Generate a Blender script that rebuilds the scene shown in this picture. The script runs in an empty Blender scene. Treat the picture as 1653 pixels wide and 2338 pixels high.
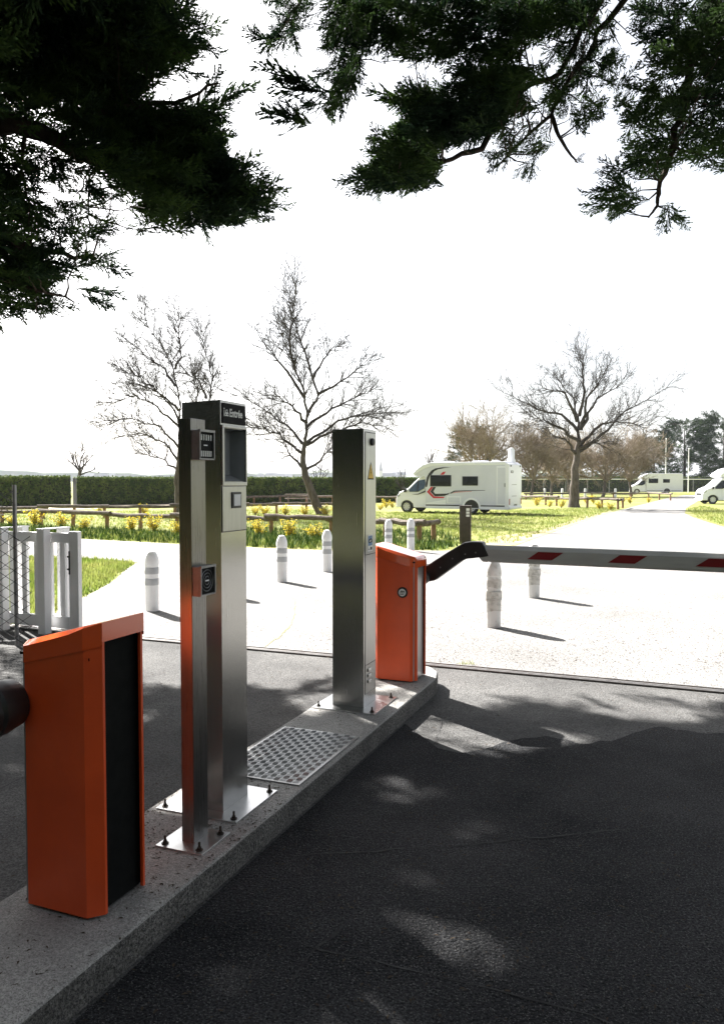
import bpy, bmesh, math, random
import numpy as np
from mathutils import Vector, Matrix
R = math.radians
random.seed(11)
rng = np.random.default_rng(11)
S = bpy.context.scene
COL = S.collection

# ------------------------------------------------------------------ camera
F, CX, CY, H, HOR = 1780.0, 826.5, 1169.0, 1.70, 1098.0
PITCH = math.atan((CY - HOR) / F)
cam = bpy.data.cameras.new('camera')
cam.sensor_fit = 'VERTICAL'; cam.sensor_height = 36.0
cam.lens = F / 2338.0 * 36.0
cam.clip_start = 0.05; cam.clip_end = 9000
camo = bpy.data.objects.new('camera', cam); COL.objects.link(camo)
camo.location = (0, 0, H); camo.rotation_euler = (R(90) - PITCH, 0, 0)
S.camera = camo

# ------------------------------------------------------------------ sky, sun, exposure
SUN_EL = R(38.0)
SUN_AZ = math.atan2(-0.60, 0.80)            # compass angle from +Y towards +X
w = bpy.data.worlds.new('World'); S.world = w; w.use_nodes = True
nt = w.node_tree; nt.nodes.clear()
sky = nt.nodes.new('ShaderNodeTexSky'); sky.sky_type = 'NISHITA'; sky.sun_disc = False
sky.sun_elevation = SUN_EL; sky.sun_rotation = SUN_AZ
sky.air_density = 1.0; sky.dust_density = 2.5; sky.ozone_density = 1.0; sky.altitude = 0
hs = nt.nodes.new('ShaderNodeHueSaturation'); hs.inputs['Saturation'].default_value = 0.30
bg = nt.nodes.new('ShaderNodeBackground'); bg.inputs['Strength'].default_value = 0.052
wo = nt.nodes.new('ShaderNodeOutputWorld')
nt.links.new(sky.outputs[0], hs.inputs['Color']); nt.links.new(hs.outputs[0], bg.inputs['Color'])
nt.links.new(bg.outputs[0], wo.inputs['Surface'])
sl = bpy.data.lights.new('sun', 'SUN'); sl.energy = 5.0; sl.angle = R(0.55); sl.color = (1.0, 0.965, 0.92)
slo = bpy.data.objects.new('sun', sl); COL.objects.link(slo)
SUND = Vector((-0.60 * math.cos(SUN_EL), 0.80 * math.cos(SUN_EL), math.sin(SUN_EL)))   # towards the sun
slo.location = SUND * 60
slo.rotation_euler = SUND.to_track_quat('Z', 'Y').to_euler()
S.view_settings.view_transform = 'Standard'; S.view_settings.look = 'None'
S.view_settings.gamma = 1.0; S.view_settings.use_curve_mapping = False
S.view_settings.exposure = 2.35

# ------------------------------------------------------------------ pixel helpers
cP, sP = math.cos(PITCH), math.sin(PITCH)
def ray(u, v):
    a, b = (u - CX) / F, (CY - v) / F
    return Vector((a, cP + sP * b, -sP + cP * b))
def px(u, v, z=0.0):                      # point where the pixel's ray meets the level z
    d = ray(u, v); t = (z - H) / d.z
    return Vector((d.x * t, d.y * t, z))
def pd(u, v, y):                          # point on the pixel's ray at depth y
    d = ray(u, v); t = y / d.y
    return Vector((d.x * t, y, H + d.z * t))
def proj(p):
    x, y, z = p[0], p[1], p[2] - H
    f = y * cP - z * sP; up = y * sP + z * cP
    return CX + F * x / f, CY - F * up / f, f

# ------------------------------------------------------------------ mesh builder
class MB:
    def __init__(s): s.v = []; s.f = []
    def add(s, vs, fs):
        o = len(s.v); s.v.extend([tuple(p) for p in vs]); s.f.extend([tuple(i + o for i in f) for f in fs])
    def box(s, x0, x1, y0, y1, z0, z1):
        s.add([(x0,y0,z0),(x1,y0,z0),(x1,y1,z0),(x0,y1,z0),(x0,y0,z1),(x1,y0,z1),(x1,y1,z1),(x0,y1,z1)],
              [(0,3,2,1),(4,5,6,7),(0,1,5,4),(1,2,6,5),(2,3,7,6),(3,0,4,7)]); return s
    def prism(s, poly, axis, lo, hi):     # poly in the two other axes, order kept (x,y)->(z) / (x,z)->(y) / (y,z)->(x)
        n = len(poly)
        def P(a, b, c): return {'z': (a, b, c), 'y': (a, c, b), 'x': (c, a, b)}[axis]
        vs = [P(a, b, lo) for a, b in poly] + [P(a, b, hi) for a, b in poly]
        fs = [tuple(range(n))[::-1], tuple(range(n, 2 * n))] + [(i, (i + 1) % n, n + (i + 1) % n, n + i) for i in range(n)]
        s.add(vs, fs); return s
    def tube(s, pts, rads, sides=6, cap=True):
        pts = [Vector(p) for p in pts]
        if not hasattr(rads, '__len__'): rads = [rads] * len(pts)
        o = len(s.v); up = Vector((0.31, 0.17, 0.93))
        for i, p in enumerate(pts):
            t = (pts[min(i + 1, len(pts) - 1)] - pts[max(i - 1, 0)])
            t = t.normalized() if t.length > 1e-9 else Vector((0, 0, 1))
            a = t.cross(up)
            if a.length < 0.05: a = t.cross(Vector((1, 0, 0)))
            a.normalize(); b = t.cross(a)
            for k in range(sides):
                th = 2 * math.pi * k / sides
                s.v.append(tuple(p + (a * math.cos(th) + b * math.sin(th)) * rads[i]))
        for i in range(len(pts) - 1):
            for k in range(sides):
                k2 = (k + 1) % sides
                s.f.append((o + i*sides + k, o + i*sides + k2, o + (i+1)*sides + k2, o + (i+1)*sides + k))
        if cap:
            s.f.append(tuple(o + k for k in range(sides))[::-1]); e = o + (len(pts) - 1) * sides
            s.f.append(tuple(e + k for k in range(sides)))
        return s
    def lathe(s, prof, segs=24, c=(0, 0, 0), axis='z'):
        o = len(s.v); n = len(prof)
        for r, z in prof:
            for k in range(segs):
                th = 2 * math.pi * k / segs; a, b = r * math.cos(th), r * math.sin(th)
                q = {'z': (a, b, z), 'x': (z, a, b), 'y': (a, z, b)}[axis]
                s.v.append((c[0] + q[0], c[1] + q[1], c[2] + q[2]))
        for i in range(n - 1):
            for k in range(segs):
                k2 = (k + 1) % segs
                s.f.append((o + i*segs + k, o + i*segs + k2, o + (i+1)*segs + k2, o + (i+1)*segs + k))
        s.f.append(tuple(o + k for k in range(segs))[::-1]); s.f.append(tuple(o + (n-1)*segs + k for k in range(segs)))
        return s
    def build(s, name, mat, parent=None, bevel=0.0, smooth=False, seg=2):
        me = bpy.data.meshes.new(name); me.from_pydata(s.v, [], s.f); me.update()
        bm = bmesh.new(); bm.from_mesh(me)
        bmesh.ops.recalc_face_normals(bm, faces=bm.faces)
        if bevel > 0:
            es = [e for e in bm.edges if len(e.link_faces) == 2 and e.calc_face_angle(0) > R(25)]
            bmesh.ops.bevel(bm, geom=es, offset=bevel, segments=seg, profile=0.5, affect='EDGES', clamp_overlap=True)
        bm.to_mesh(me); bm.free()
        if smooth or bevel >= .012:
            for p in me.polygons: p.use_smooth = True
            me.set_sharp_from_angle(angle=R(38 if smooth else 30))
        me.materials.append(mat)
        o = link(name, me, parent)
        if bevel >= .012 and not smooth:
            wn = o.modifiers.new('weighted', 'WEIGHTED_NORMAL'); wn.keep_sharp = True
        return o
def link(name, me, parent=None):
    o = bpy.data.objects.new(name, me); COL.objects.link(o)
    if parent is not None: o.parent = parent
    return o
def npmesh(name, V, Q, mat, parent=None, smooth=False):      # numpy verts (n,3) and quads/tris (m,k)
    me = bpy.data.meshes.new(name); V = np.asarray(V, np.float32); Q = np.asarray(Q, np.int32); k = Q.shape[1]
    me.vertices.add(len(V)); me.vertices.foreach_set('co', V.ravel())
    me.loops.add(Q.size); me.loops.foreach_set('vertex_index', Q.ravel())
    me.polygons.add(len(Q)); me.polygons.foreach_set('loop_start', np.arange(0, Q.size, k, dtype=np.int32))
    me.update(calc_edges=True); me.validate()
    if smooth:
        for p in me.polygons: p.use_smooth = True
    me.materials.append(mat)
    return link(name, me, parent)
def tag(o, label=None, cat=None, group=None, kind=None):
    if label: o['label'] = label
    if cat: o['category'] = cat
    if group: o['group'] = group
    if kind: o['kind'] = kind
    return o
def thing(name, label, cat, loc=(0, 0, 0), rz=0.0, group=None):
    o = bpy.data.objects.new(name, None); COL.objects.link(o); o.empty_display_size = 0.1
    o.location = loc; o.rotation_euler = (0, 0, rz)
    return tag(o, label, cat, group)
def copy_tree(o, parent=None):
    c = o.copy(); COL.objects.link(c); c.parent = parent
    for ch in list(o.children): copy_tree(ch, c)
    return c

# ------------------------------------------------------------------ materials
def mat(name, col, rough=0.7, metal=0.0, col2=None, nscale=8.0, amt=1.0, bump=0.0, bscale=60.0, stretch=None,
        spec=0.5, rvar=0.0, detail=6.0, speck=None, speck_scale=90.0, speck_w=0.18, lo=0.35, hi=0.65, grain=None, bdist=.01):
    m = bpy.data.materials.new(name); m.use_nodes = True; t = m.node_tree; b = t.nodes['Principled BSDF']
    b.inputs['Roughness'].default_value = rough; b.inputs['Metallic'].default_value = metal
    b.inputs['Specular IOR Level'].default_value = spec
    b.inputs['Base Color'].default_value = (*col, 1)
    tc = t.nodes.new('ShaderNodeTexCoord'); mp = t.nodes.new('ShaderNodeMapping')
    t.links.new(tc.outputs['Object'], mp.inputs['Vector'])
    if stretch: mp.inputs['Scale'].default_value = stretch
    out = None
    if col2 is not None:
        n = t.nodes.new('ShaderNodeTexNoise'); n.inputs['Scale'].default_value = nscale; n.inputs['Detail'].default_value = detail
        n.inputs['Roughness'].default_value = 0.62
        t.links.new(mp.outputs[0], n.inputs['Vector'])
        cr = t.nodes.new('ShaderNodeValToRGB'); cr.color_ramp.elements[0].position = lo; cr.color_ramp.elements[1].position = hi
        cr.color_ramp.elements[0].color = (*col, 1); cr.color_ramp.elements[1].color = (*col2, 1)
        t.links.new(n.outputs['Fac'], cr.inputs['Fac']); out = cr.outputs['Color']
        if rvar:
            mr = t.nodes.new('ShaderNodeMapRange'); mr.inputs['To Min'].default_value = max(0.02, rough - rvar); mr.inputs['To Max'].default_value = rough + rvar
            mr.inputs['From Min'].default_value = 0.3; mr.inputs['From Max'].default_value = 0.7
            t.links.new(n.outputs['Fac'], mr.inputs['Value']); t.links.new(mr.outputs[0], b.inputs['Roughness'])
    if speck is not None:
        vo = t.nodes.new('ShaderNodeTexVoronoi'); vo.inputs['Scale'].default_value = speck_scale
        t.links.new(mp.outputs[0], vo.inputs['Vector'])
        lt = t.nodes.new('ShaderNodeMath'); lt.operation = 'LESS_THAN'; lt.inputs[1].default_value = speck_w
        sx = t.nodes.new('ShaderNodeSeparateColor'); t.links.new(vo.outputs['Color'], sx.inputs['Color'])
        t.links.new(sx.outputs[0], lt.inputs[0])
        mx = t.nodes.new('ShaderNodeMix'); mx.data_type = 'RGBA'
        t.links.new(lt.outputs[0], mx.inputs['Factor'])
        if out: t.links.new(out, mx.inputs['A'])
        else: mx.inputs['A'].default_value = (*col, 1)
        mx.inputs['B'].default_value = (*speck, 1); out = mx.outputs['Result']
    if grain and out:
        ng = t.nodes.new('ShaderNodeTexNoise'); ng.inputs['Scale'].default_value = grain[0]; ng.inputs['Detail'].default_value = 3
        t.links.new(mp.outputs[0], ng.inputs['Vector'])
        gr = t.nodes.new('ShaderNodeMapRange'); gr.inputs['From Min'].default_value = .32; gr.inputs['From Max'].default_value = .68; gr.inputs['To Min'].default_value = 1 - grain[1]; gr.inputs['To Max'].default_value = 1 + grain[1]
        t.links.new(ng.outputs['Fac'], gr.inputs['Value'])
        vm = t.nodes.new('ShaderNodeVectorMath'); vm.operation = 'SCALE'
        t.links.new(out, vm.inputs[0]); t.links.new(gr.outputs[0], vm.inputs['Scale']); out = vm.outputs[0]
    if out: t.links.new(out, b.inputs['Base Color'])
    if bump:
        n2 = t.nodes.new('ShaderNodeTexNoise'); n2.inputs['Scale'].default_value = bscale; n2.inputs['Detail'].default_value = 4
        t.links.new(mp.outputs[0], n2.inputs['Vector'])
        bu = t.nodes.new('ShaderNodeBump'); bu.inputs['Strength'].default_value = bump; bu.inputs['Distance'].default_value = bdist
        t.links.new(n2.outputs['Fac'], bu.inputs['Height']); t.links.new(bu.outputs[0], b.inputs['Normal'])
    return m
M = {}
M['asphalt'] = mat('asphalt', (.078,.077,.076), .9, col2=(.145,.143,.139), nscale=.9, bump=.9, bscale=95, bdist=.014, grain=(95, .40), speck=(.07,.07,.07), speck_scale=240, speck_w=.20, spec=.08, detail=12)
M['road'] = mat('pale_road', (.165,.161,.155), .9, col2=(.25,.244,.234), nscale=.5, bump=.8, bscale=70, bdist=.02, grain=(60, .35), speck=(.075,.072,.07), speck_scale=70, speck_w=.075, spec=.25, detail=9)
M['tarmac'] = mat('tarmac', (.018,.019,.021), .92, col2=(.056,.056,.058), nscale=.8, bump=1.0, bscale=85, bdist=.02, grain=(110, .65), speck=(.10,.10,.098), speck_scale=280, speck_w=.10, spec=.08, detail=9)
M['tar'] = mat('tar', (.012,.012,.013), .95, col2=(.06,.06,.06), nscale=6)
M['grass_ground'] = mat('grass_ground', (.13,.17,.035), .95, col2=(.24,.22,.085), nscale=.35, bump=.6, bscale=30, spec=.1, detail=10)
M['sand'] = mat('sandy_path', (.40,.34,.25), .95, col2=(.48,.41,.30), nscale=.8, bump=.3, bscale=40, spec=.1)
M['bare'] = mat('bare_verge', (.34,.27,.20), .95, col2=(.26,.25,.10), nscale=1.4, bump=.4, bscale=40, spec=.1)
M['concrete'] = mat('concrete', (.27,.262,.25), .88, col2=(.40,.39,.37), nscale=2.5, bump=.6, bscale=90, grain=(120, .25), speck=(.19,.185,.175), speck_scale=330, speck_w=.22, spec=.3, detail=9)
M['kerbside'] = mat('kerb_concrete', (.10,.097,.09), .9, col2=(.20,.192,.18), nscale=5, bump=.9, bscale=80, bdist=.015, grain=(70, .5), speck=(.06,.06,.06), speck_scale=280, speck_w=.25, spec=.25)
M['steel'] = mat('brushed_steel', (.40,.40,.388), .24, 1.0, col2=(.46,.46,.447), nscale=7, stretch=(30, 30, .5), rvar=.035, bump=.012, bscale=40)
M['steel_dark'] = mat('dull_steel', (.19,.186,.18), .30, 1.0, col2=(.235,.23,.222), nscale=7, stretch=(30, 30, .5), rvar=.05, bump=.012, bscale=40)
M['steel_plate'] = mat('steel_plate', (.55,.55,.55), .34, 1.0, col2=(.68,.68,.67), nscale=9, rvar=.08, bump=.05, bscale=60)
M['steel_light'] = mat('steel_panel', (.36,.36,.355), .36, 1.0, col2=(.44,.44,.43), nscale=6, stretch=(14, 14, .8), rvar=.05)
M['alu'] = mat('checker_aluminium', (.27,.27,.27), .42, 1.0, col2=(.42,.42,.41), nscale=11, rvar=.12)
M['orange'] = mat('orange_paint', (.80,.098,.020), .38, col2=(.68,.082,.018), nscale=3, bump=.06, bscale=160)
M['hood'] = mat('hood_paint', (.80,.105,.020), .16, col2=(.80,.11,.022), nscale=5, rvar=.04)
M['hood'].node_tree.nodes['Principled BSDF'].inputs['Coat Weight'].default_value = 1.0
M['hood'].node_tree.nodes['Principled BSDF'].inputs['Coat Roughness'].default_value = .10
M['black'] = mat('black_plastic', (.012,.012,.013), .45, col2=(.02,.02,.021), nscale=8)
M['blackpanel'] = mat('black_panel', (.003,.004,.004), .75, col2=(.007,.008,.008), nscale=20, spec=.12)
M['greypanel'] = mat('grey_door', (.26,.26,.265), .35, .6, col2=(.32,.32,.32), nscale=4, stretch=(8,8,.7))
M['boom'] = mat('boom_paint', (.50,.50,.485), .38, col2=(.58,.58,.56), nscale=6, stretch=(.6,6,6))
M['red'] = mat('red_reflector', (.22,.006,.014), .4, col2=(.27,.01,.02), nscale=30)
M['bolt'] = mat('dark_bolt', (.035,.033,.03), .5, .7, col2=(.08,.06,.045), nscale=40)
M['white'] = mat('white_paint', (.82,.82,.83), .5, col2=(.76,.76,.76), nscale=3, bump=.05)
M['offwhite'] = mat('worn_white', (.72,.71,.69), .6, col2=(.48,.46,.42), nscale=9, lo=.5, hi=.75, bump=.2, bscale=50)
M['tape'] = mat('torn_tape', (.34,.33,.30), .6, col2=(.62,.60,.56), nscale=14, lo=.35, hi=.6, bump=.15, bscale=40)
M['band'] = mat('grey_band', (.36,.37,.39), .35, col2=(.44,.45,.46), nscale=8)
M['glassdark'] = mat('dark_window', (.008,.010,.013), .06, col2=(.014,.018,.022), nscale=2, spec=.3)
M['glassblue'] = mat('cab_glass', (.05,.10,.15), .05, col2=(.03,.05,.08), nscale=2)
M['rubber'] = mat('rubber', (.018,.018,.018), .8, col2=(.03,.03,.03), nscale=10)
M['rim'] = mat('wheel_rim', (.55,.56,.57), .35, .5, col2=(.45,.45,.46), nscale=10)
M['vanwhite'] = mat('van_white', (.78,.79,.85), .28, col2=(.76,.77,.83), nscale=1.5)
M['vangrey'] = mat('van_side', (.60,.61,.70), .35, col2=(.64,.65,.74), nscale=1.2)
M['decalred'] = mat('decal_red', (.50,.02,.04), .4)
M['lamp'] = mat('tail_lamp', (.35,.02,.02), .2)
M['headlamp'] = mat('head_lamp', (.45,.47,.5), .12, .3)
M['log'] = mat('weathered_log', (.085,.068,.055), .9, col2=(.19,.16,.135), nscale=5, stretch=(1,1,1), bump=.6, bscale=30, spec=.15)
M['logpost'] = mat('log_post', (.20,.115,.07), .9, col2=(.30,.19,.12), nscale=6, bump=.5, bscale=30, spec=.15)
M['brownpost'] = mat('brown_post', (.035,.027,.022), .7, col2=(.06,.045,.036), nscale=8)
M['bark'] = mat('bark', (.065,.055,.048), .95, col2=(.14,.12,.105), nscale=9, stretch=(1,1,.3), bump=.7, bscale=26, spec=.1)
M['barkd'] = mat('cypress_bark', (.028,.022,.018), .95, col2=(.06,.048,.04), nscale=9, stretch=(1,1,.3), bump=.7, bscale=26, spec=.1)
M['twig'] = mat('twig', (.20,.16,.12), .95, col2=(.29,.24,.18), nscale=.8, spec=.1)
M['twigd'] = mat('dark_twig', (.04,.034,.032), .95, col2=(.075,.066,.06), nscale=.9, spec=.1)
M['cypress'] = mat('cypress_leaf', (.014,.030,.016), .85, col2=(.070,.120,.026), nscale=1.3, spec=.12, lo=.42, hi=.72)
M['evergreen'] = mat('evergreen_leaf', (.018,.038,.018), .9, col2=(.040,.068,.022), nscale=.5, spec=.1)
M['hedgeleaf'] = mat('hedge_leaf', (.030,.060,.014), .8, col2=(.115,.155,.035), nscale=2.2, spec=.2)
M['hedgecore'] = mat('hedge_core', (.012,.018,.008), .95, col2=(.03,.035,.015), nscale=3)
M['grass'] = mat('grass_blade', (.11,.165,.025), .8, col2=(.25,.26,.075), nscale=.8, spec=.15)
M['lush'] = mat('lush_grass', (.028,.07,.010), .8, col2=(.10,.17,.025), nscale=1.1, spec=.15)
M['flower'] = mat('yellow_petal', (.62,.47,.03), .7, col2=(.72,.58,.07), nscale=4, spec=.2)
M['leafy'] = mat('shrub_leaf', (.07,.12,.02), .8, col2=(.13,.17,.04), nscale=4, spec=.2)
M['litter'] = mat('needle_litter', (.045,.036,.028), .95, col2=(.085,.065,.045), nscale=7, spec=.1)
def translucent(m, f):
    t = m.node_tree; b = t.nodes['Principled BSDF']; o = t.nodes['Material Output']; tr = t.nodes.new('ShaderNodeBsdfTranslucent'); mx = t.nodes.new('ShaderNodeMixShader')
    mx.inputs[0].default_value = f
    for l in list(b.inputs['Base Color'].links): t.links.new(l.from_socket, tr.inputs['Color'])
    t.links.new(b.outputs[0], mx.inputs[1]); t.links.new(tr.outputs[0], mx.inputs[2]); t.links.new(mx.outputs[0], o.inputs['Surface'])
for k_, f_ in (('cypress', .22), ('grass', .45), ('flower', .35), ('leafy', .35), ('hedgeleaf', .2)): translucent(M[k_], f_)
M['signblack'] = mat('sign_black', (.006,.007,.008), .7, spec=.15)
M['signwhite'] = mat('sign_white', (.75,.75,.74), .5)
M['yellow'] = mat('sign_yellow', (.80,.50,.03), .5)
M['recess'] = mat('recess_grey', (.20,.21,.22), .5, col2=(.26,.27,.28), nscale=5)
M['lens'] = mat('button_lens', (.80,.80,.84), .3)
M['sky_blue'] = mat('sticker_blue', (.10,.22,.42), .5)
M['farwall'] = mat('far_wall', (.50,.49,.46), .9, col2=(.42,.41,.39), nscale=.1)
M['farroof'] = mat('far_slate', (.14,.15,.17), .9, col2=(.19,.19,.21), nscale=.1)
M['farwin'] = mat('far_window', (.10,.11,.12), .4)
M['farwood'] = mat('far_wood', (.07,.10,.05), .95, col2=(.11,.13,.07), nscale=.02)
M['rust'] = mat('track_steel', (.03,.027,.025), .6, .4, col2=(.07,.055,.045), nscale=12)
M['railtop'] = mat('track_edge', (.42,.41,.40), .4, .8, col2=(.28,.26,.25), nscale=14)
M['wire'] = mat('dark_wire', (.03,.03,.032), .6, .3, col2=(.05,.05,.05), nscale=12)
M['galv'] = mat('galvanised', (.22,.22,.225), .55, .8, col2=(.32,.32,.32), nscale=12)

# ------------------------------------------------------------------ island frame
IA = math.atan((1539 - CX) / F)                      # yaw of the kerb island
E1 = Vector((math.sin(IA), math.cos(IA), 0)); E2 = Vector((math.cos(IA), -math.sin(IA), 0))
KZ = 0.13
O = px(571, 1900, KZ)                                # a point of the island's right top edge
def I(a, b, z=KZ): p = O + E1 * a + E2 * b; p.z = z; return p
def ab(p): d = Vector((p.x - O.x, p.y - O.y, 0)); return d.dot(E1), d.dot(E2)
SLOT = px(972, 1519)                                 # a point of the sliding gate's track
def slot_y(x): return SLOT.y - math.tan(IA) * (x - SLOT.x)

# ------------------------------------------------------------------ ground
def sheet(name, pts, z, m, kind='structure'):
    mb = MB(); mb.v = [(p[0], p[1], z) for p in pts]; mb.f = [tuple(range(len(pts)))]
    me = bpy.data.meshes.new(name); me.from_pydata(mb.v, [], mb.f); me.update()
    bm = bmesh.new(); bm.from_mesh(me); bmesh.ops.triangulate(bm, faces=bm.faces)
    for f in bm.faces:
        if f.normal.z < 0: f.normal_flip()
    bm.to_mesh(me); bm.free(); me.materials.append(m)
    o = link(name, me); o['kind'] = kind
    return o
sheet('ground', [(-3500,-200),(3500,-200),(3500,3500),(-3500,3500)], 0.0, M['grass_ground'])
def slot_pt(x): return Vector((x, slot_y(x), 0))
road_pts = [slot_pt(26), px(1720,1219), px(1640,1200), px(1585,1183), px(1562,1172), px(1566,1160), px(1600,1140), px(1640,1131),
            px(1560,1131), px(1520,1138), px(1470,1151), px(1402,1168), px(1345,1187), px(1290,1206), px(1230,1227), px(1177,1246), px(1130,1250),
            px(1080,1254), px(1010,1258), px(950,1257), px(860,1259), px(757,1257), px(660,1255), px(570,1250), px(490,1247),
            px(414,1243), px(300,1237), px(184,1231), px(60,1226), px(-200,1212), px(-600,1196), px(-600,1240), px(-200,1262), px(0,1268), px(184,1274), px(260,1279),
            px(312,1285), px(300,1294), px(285,1303), px(266,1322), px(245,1336), px(215,1352), px(184,1369), px(140,1395), px(90,1418), px(30,1432), px(-60,1438), slot_pt(-9.0)]
sheet('road', road_pts, 0.006, M['road'])
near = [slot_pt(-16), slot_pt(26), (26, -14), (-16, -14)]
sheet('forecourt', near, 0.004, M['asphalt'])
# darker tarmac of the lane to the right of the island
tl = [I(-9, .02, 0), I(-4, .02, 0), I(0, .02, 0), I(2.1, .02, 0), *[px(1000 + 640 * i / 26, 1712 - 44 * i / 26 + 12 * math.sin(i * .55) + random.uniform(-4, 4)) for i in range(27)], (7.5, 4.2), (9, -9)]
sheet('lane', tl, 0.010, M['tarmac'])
# bare verge beside the drive, sandy strip before the hedge
def band(name, up, lo, z, m): sheet(name, [px(*p) for p in up] + [px(*p) for p in lo[::-1]], z, m)
band('verge', [(1085,1236),(1150,1222),(1230,1212),(1330,1180),(1392,1166)], [(1095,1252),(1176,1245),(1230,1226),(1340,1188),(1400,1168)], 0.004, M['bare'])
band('sandy_path', [(-200,1152),(0,1153),(150,1153),(300,1149),(430,1147),(600,1147),(760,1146)], [(-200,1164),(0,1163),(150,1163),(300,1160),(430,1158),(600,1156),(760,1154)], 0.005, M['sand'])
# seams and cracks in the tarmac: thin tar lines
def ribbon(name, pts, wdt, z, m):
    P = []
    for i in range(len(pts) - 1):
        n = max(2, int((pts[i+1] - pts[i]).length / .08))
        for k in range(n): P.append(pts[i].lerp(pts[i+1], k / n))
    P.append(pts[-1]); vs = []; fs = []
    for i, p in enumerate(P):
        t = (P[min(i+1, len(P)-1)] - P[max(i-1, 0)]).normalized(); n = Vector((-t.y, t.x, 0))
        j = random.uniform(-1, 1) * wdt * .5; ww = wdt * random.uniform(.2, .6)
        q = p + n * j; vs += [(*(q + n * ww * .5).xy, z), (*(q - n * ww * .5).xy, z)]
        if i: fs.append((2*i-2, 2*i-1, 2*i+1, 2*i))
    mb = MB(); mb.v = vs; mb.f = fs
    o = mb.build(name, m); o['kind'] = 'structure'; return o
for pts, wd in (([(690,1958),(820,1952),(900,1946),(1010,1940),(1150,1925),(1290,1912),(1420,1898),(1580,1885)], .022),
                ([(620,2330),(680,2235),(720,2170),(790,2120)], .03),
                ([(690,2165),(770,2185),(900,2212),(1010,2238),(1130,2268),(1290,2310),(1400,2345)], .018),
                ([(1120,1722),(1230,1715),(1330,1706),(1460,1692),(1600,1680)], .014),
                ([(1010,1640),(995,1690),(985,1720)], .01),
                ([(1040,1890),(1120,1912),(1300,1945),(1580,1990)], .012)):
    ribbon('tar_seam', [px(*p) for p in pts], wd, 0.0125, M['tar'])
for pts, wd in (([(350,1690),(440,1668),(560,1640),(700,1585)], .012), ([(0,1805),(60,1775),(140,1740)], .014),
                ([(370,1635),(430,1640),(560,1668)], .01), ([(560,1585),(640,1588),(720,1594)], .010)):
    ribbon('tar_seam', [px(*p) for p in pts], wd, 0.008, M['tar'])
ribbon('road_crack', [px(*p) for p in ((600,1480),(640,1455),(668,1425),(672,1400),(675,1370))], .03, 0.010, M['bare'])
ribbon('road_edge_line', [px(*p) for p in ((150,1272),(250,1279),(320,1285),(420,1290))], .03, 0.010, M['tar'])
ribbon('road_edge_line', [px(*p) for p in ((930,1259),(1000,1261),(1060,1259))], .05, 0.010, M['tar'])

# ------------------------------------------------------------------ kerb island
a_end = ab(px(1000, 1540, KZ))[0]; IW = 0.585
pl = [(-IW, -6), (0, -6), (0, a_end - .10), (-.05, a_end + .10), (-.15, a_end + .24), (-.30, a_end + .30), (-.45, a_end + .24), (-IW + .02, a_end + .08), (-IW, a_end - .1)]
mb = MB(); mb.prism(pl, 'z', -.05, KZ)
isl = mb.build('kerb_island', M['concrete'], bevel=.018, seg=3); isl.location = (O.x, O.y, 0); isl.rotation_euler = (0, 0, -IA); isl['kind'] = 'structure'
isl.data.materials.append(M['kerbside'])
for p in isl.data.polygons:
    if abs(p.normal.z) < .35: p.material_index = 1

def island_thing(name, label, cat, u, v, group=None):
    p = px(u, v, KZ); return thing(name, label, cat, p, -IA, group)      # local x = E2 (to the lane), y = E1 (away)

def bolt(parent, x, y, z=.008):
    mb = MB(); mb.lathe([(.016, z), (.016, z + .004), (.005, z + .005)], 10, (x, y, 0)); mb.lathe([(.010, z + .004), (.010, z + .014)], 6, (x, y, 0)); mb.lathe([(.0055, z + .010), (.0055, z + .034), (.004, z + .036)], 8, (x, y, 0))
    mb.build('bolt', M['bolt'], parent)

def text_mesh(body, size, m, name, parent, loc, rot, shear=0.0, weight=0.0, xs=1.0):
    c = bpy.data.curves.new('text', 'FONT'); c.body = body; c.size = size; c.extrude = .0006; c.shear = shear; c.offset = weight
    o = bpy.data.objects.new('text', c); COL.objects.link(o)
    me = bpy.data.meshes.new_from_object(o.evaluated_get(bpy.context.evaluated_depsgraph_get()))
    bpy.data.objects.remove(o); bpy.data.curves.remove(c)
    me.materials.clear(); me.materials.append(m)
    q = link(name, me, parent); q.location = loc; q.rotation_euler = rot; q.scale = (xs, 1, 1)
    return q
FACE_X = (R(90), 0, R(90))                            # lettering on a face that looks along local +x

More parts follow.
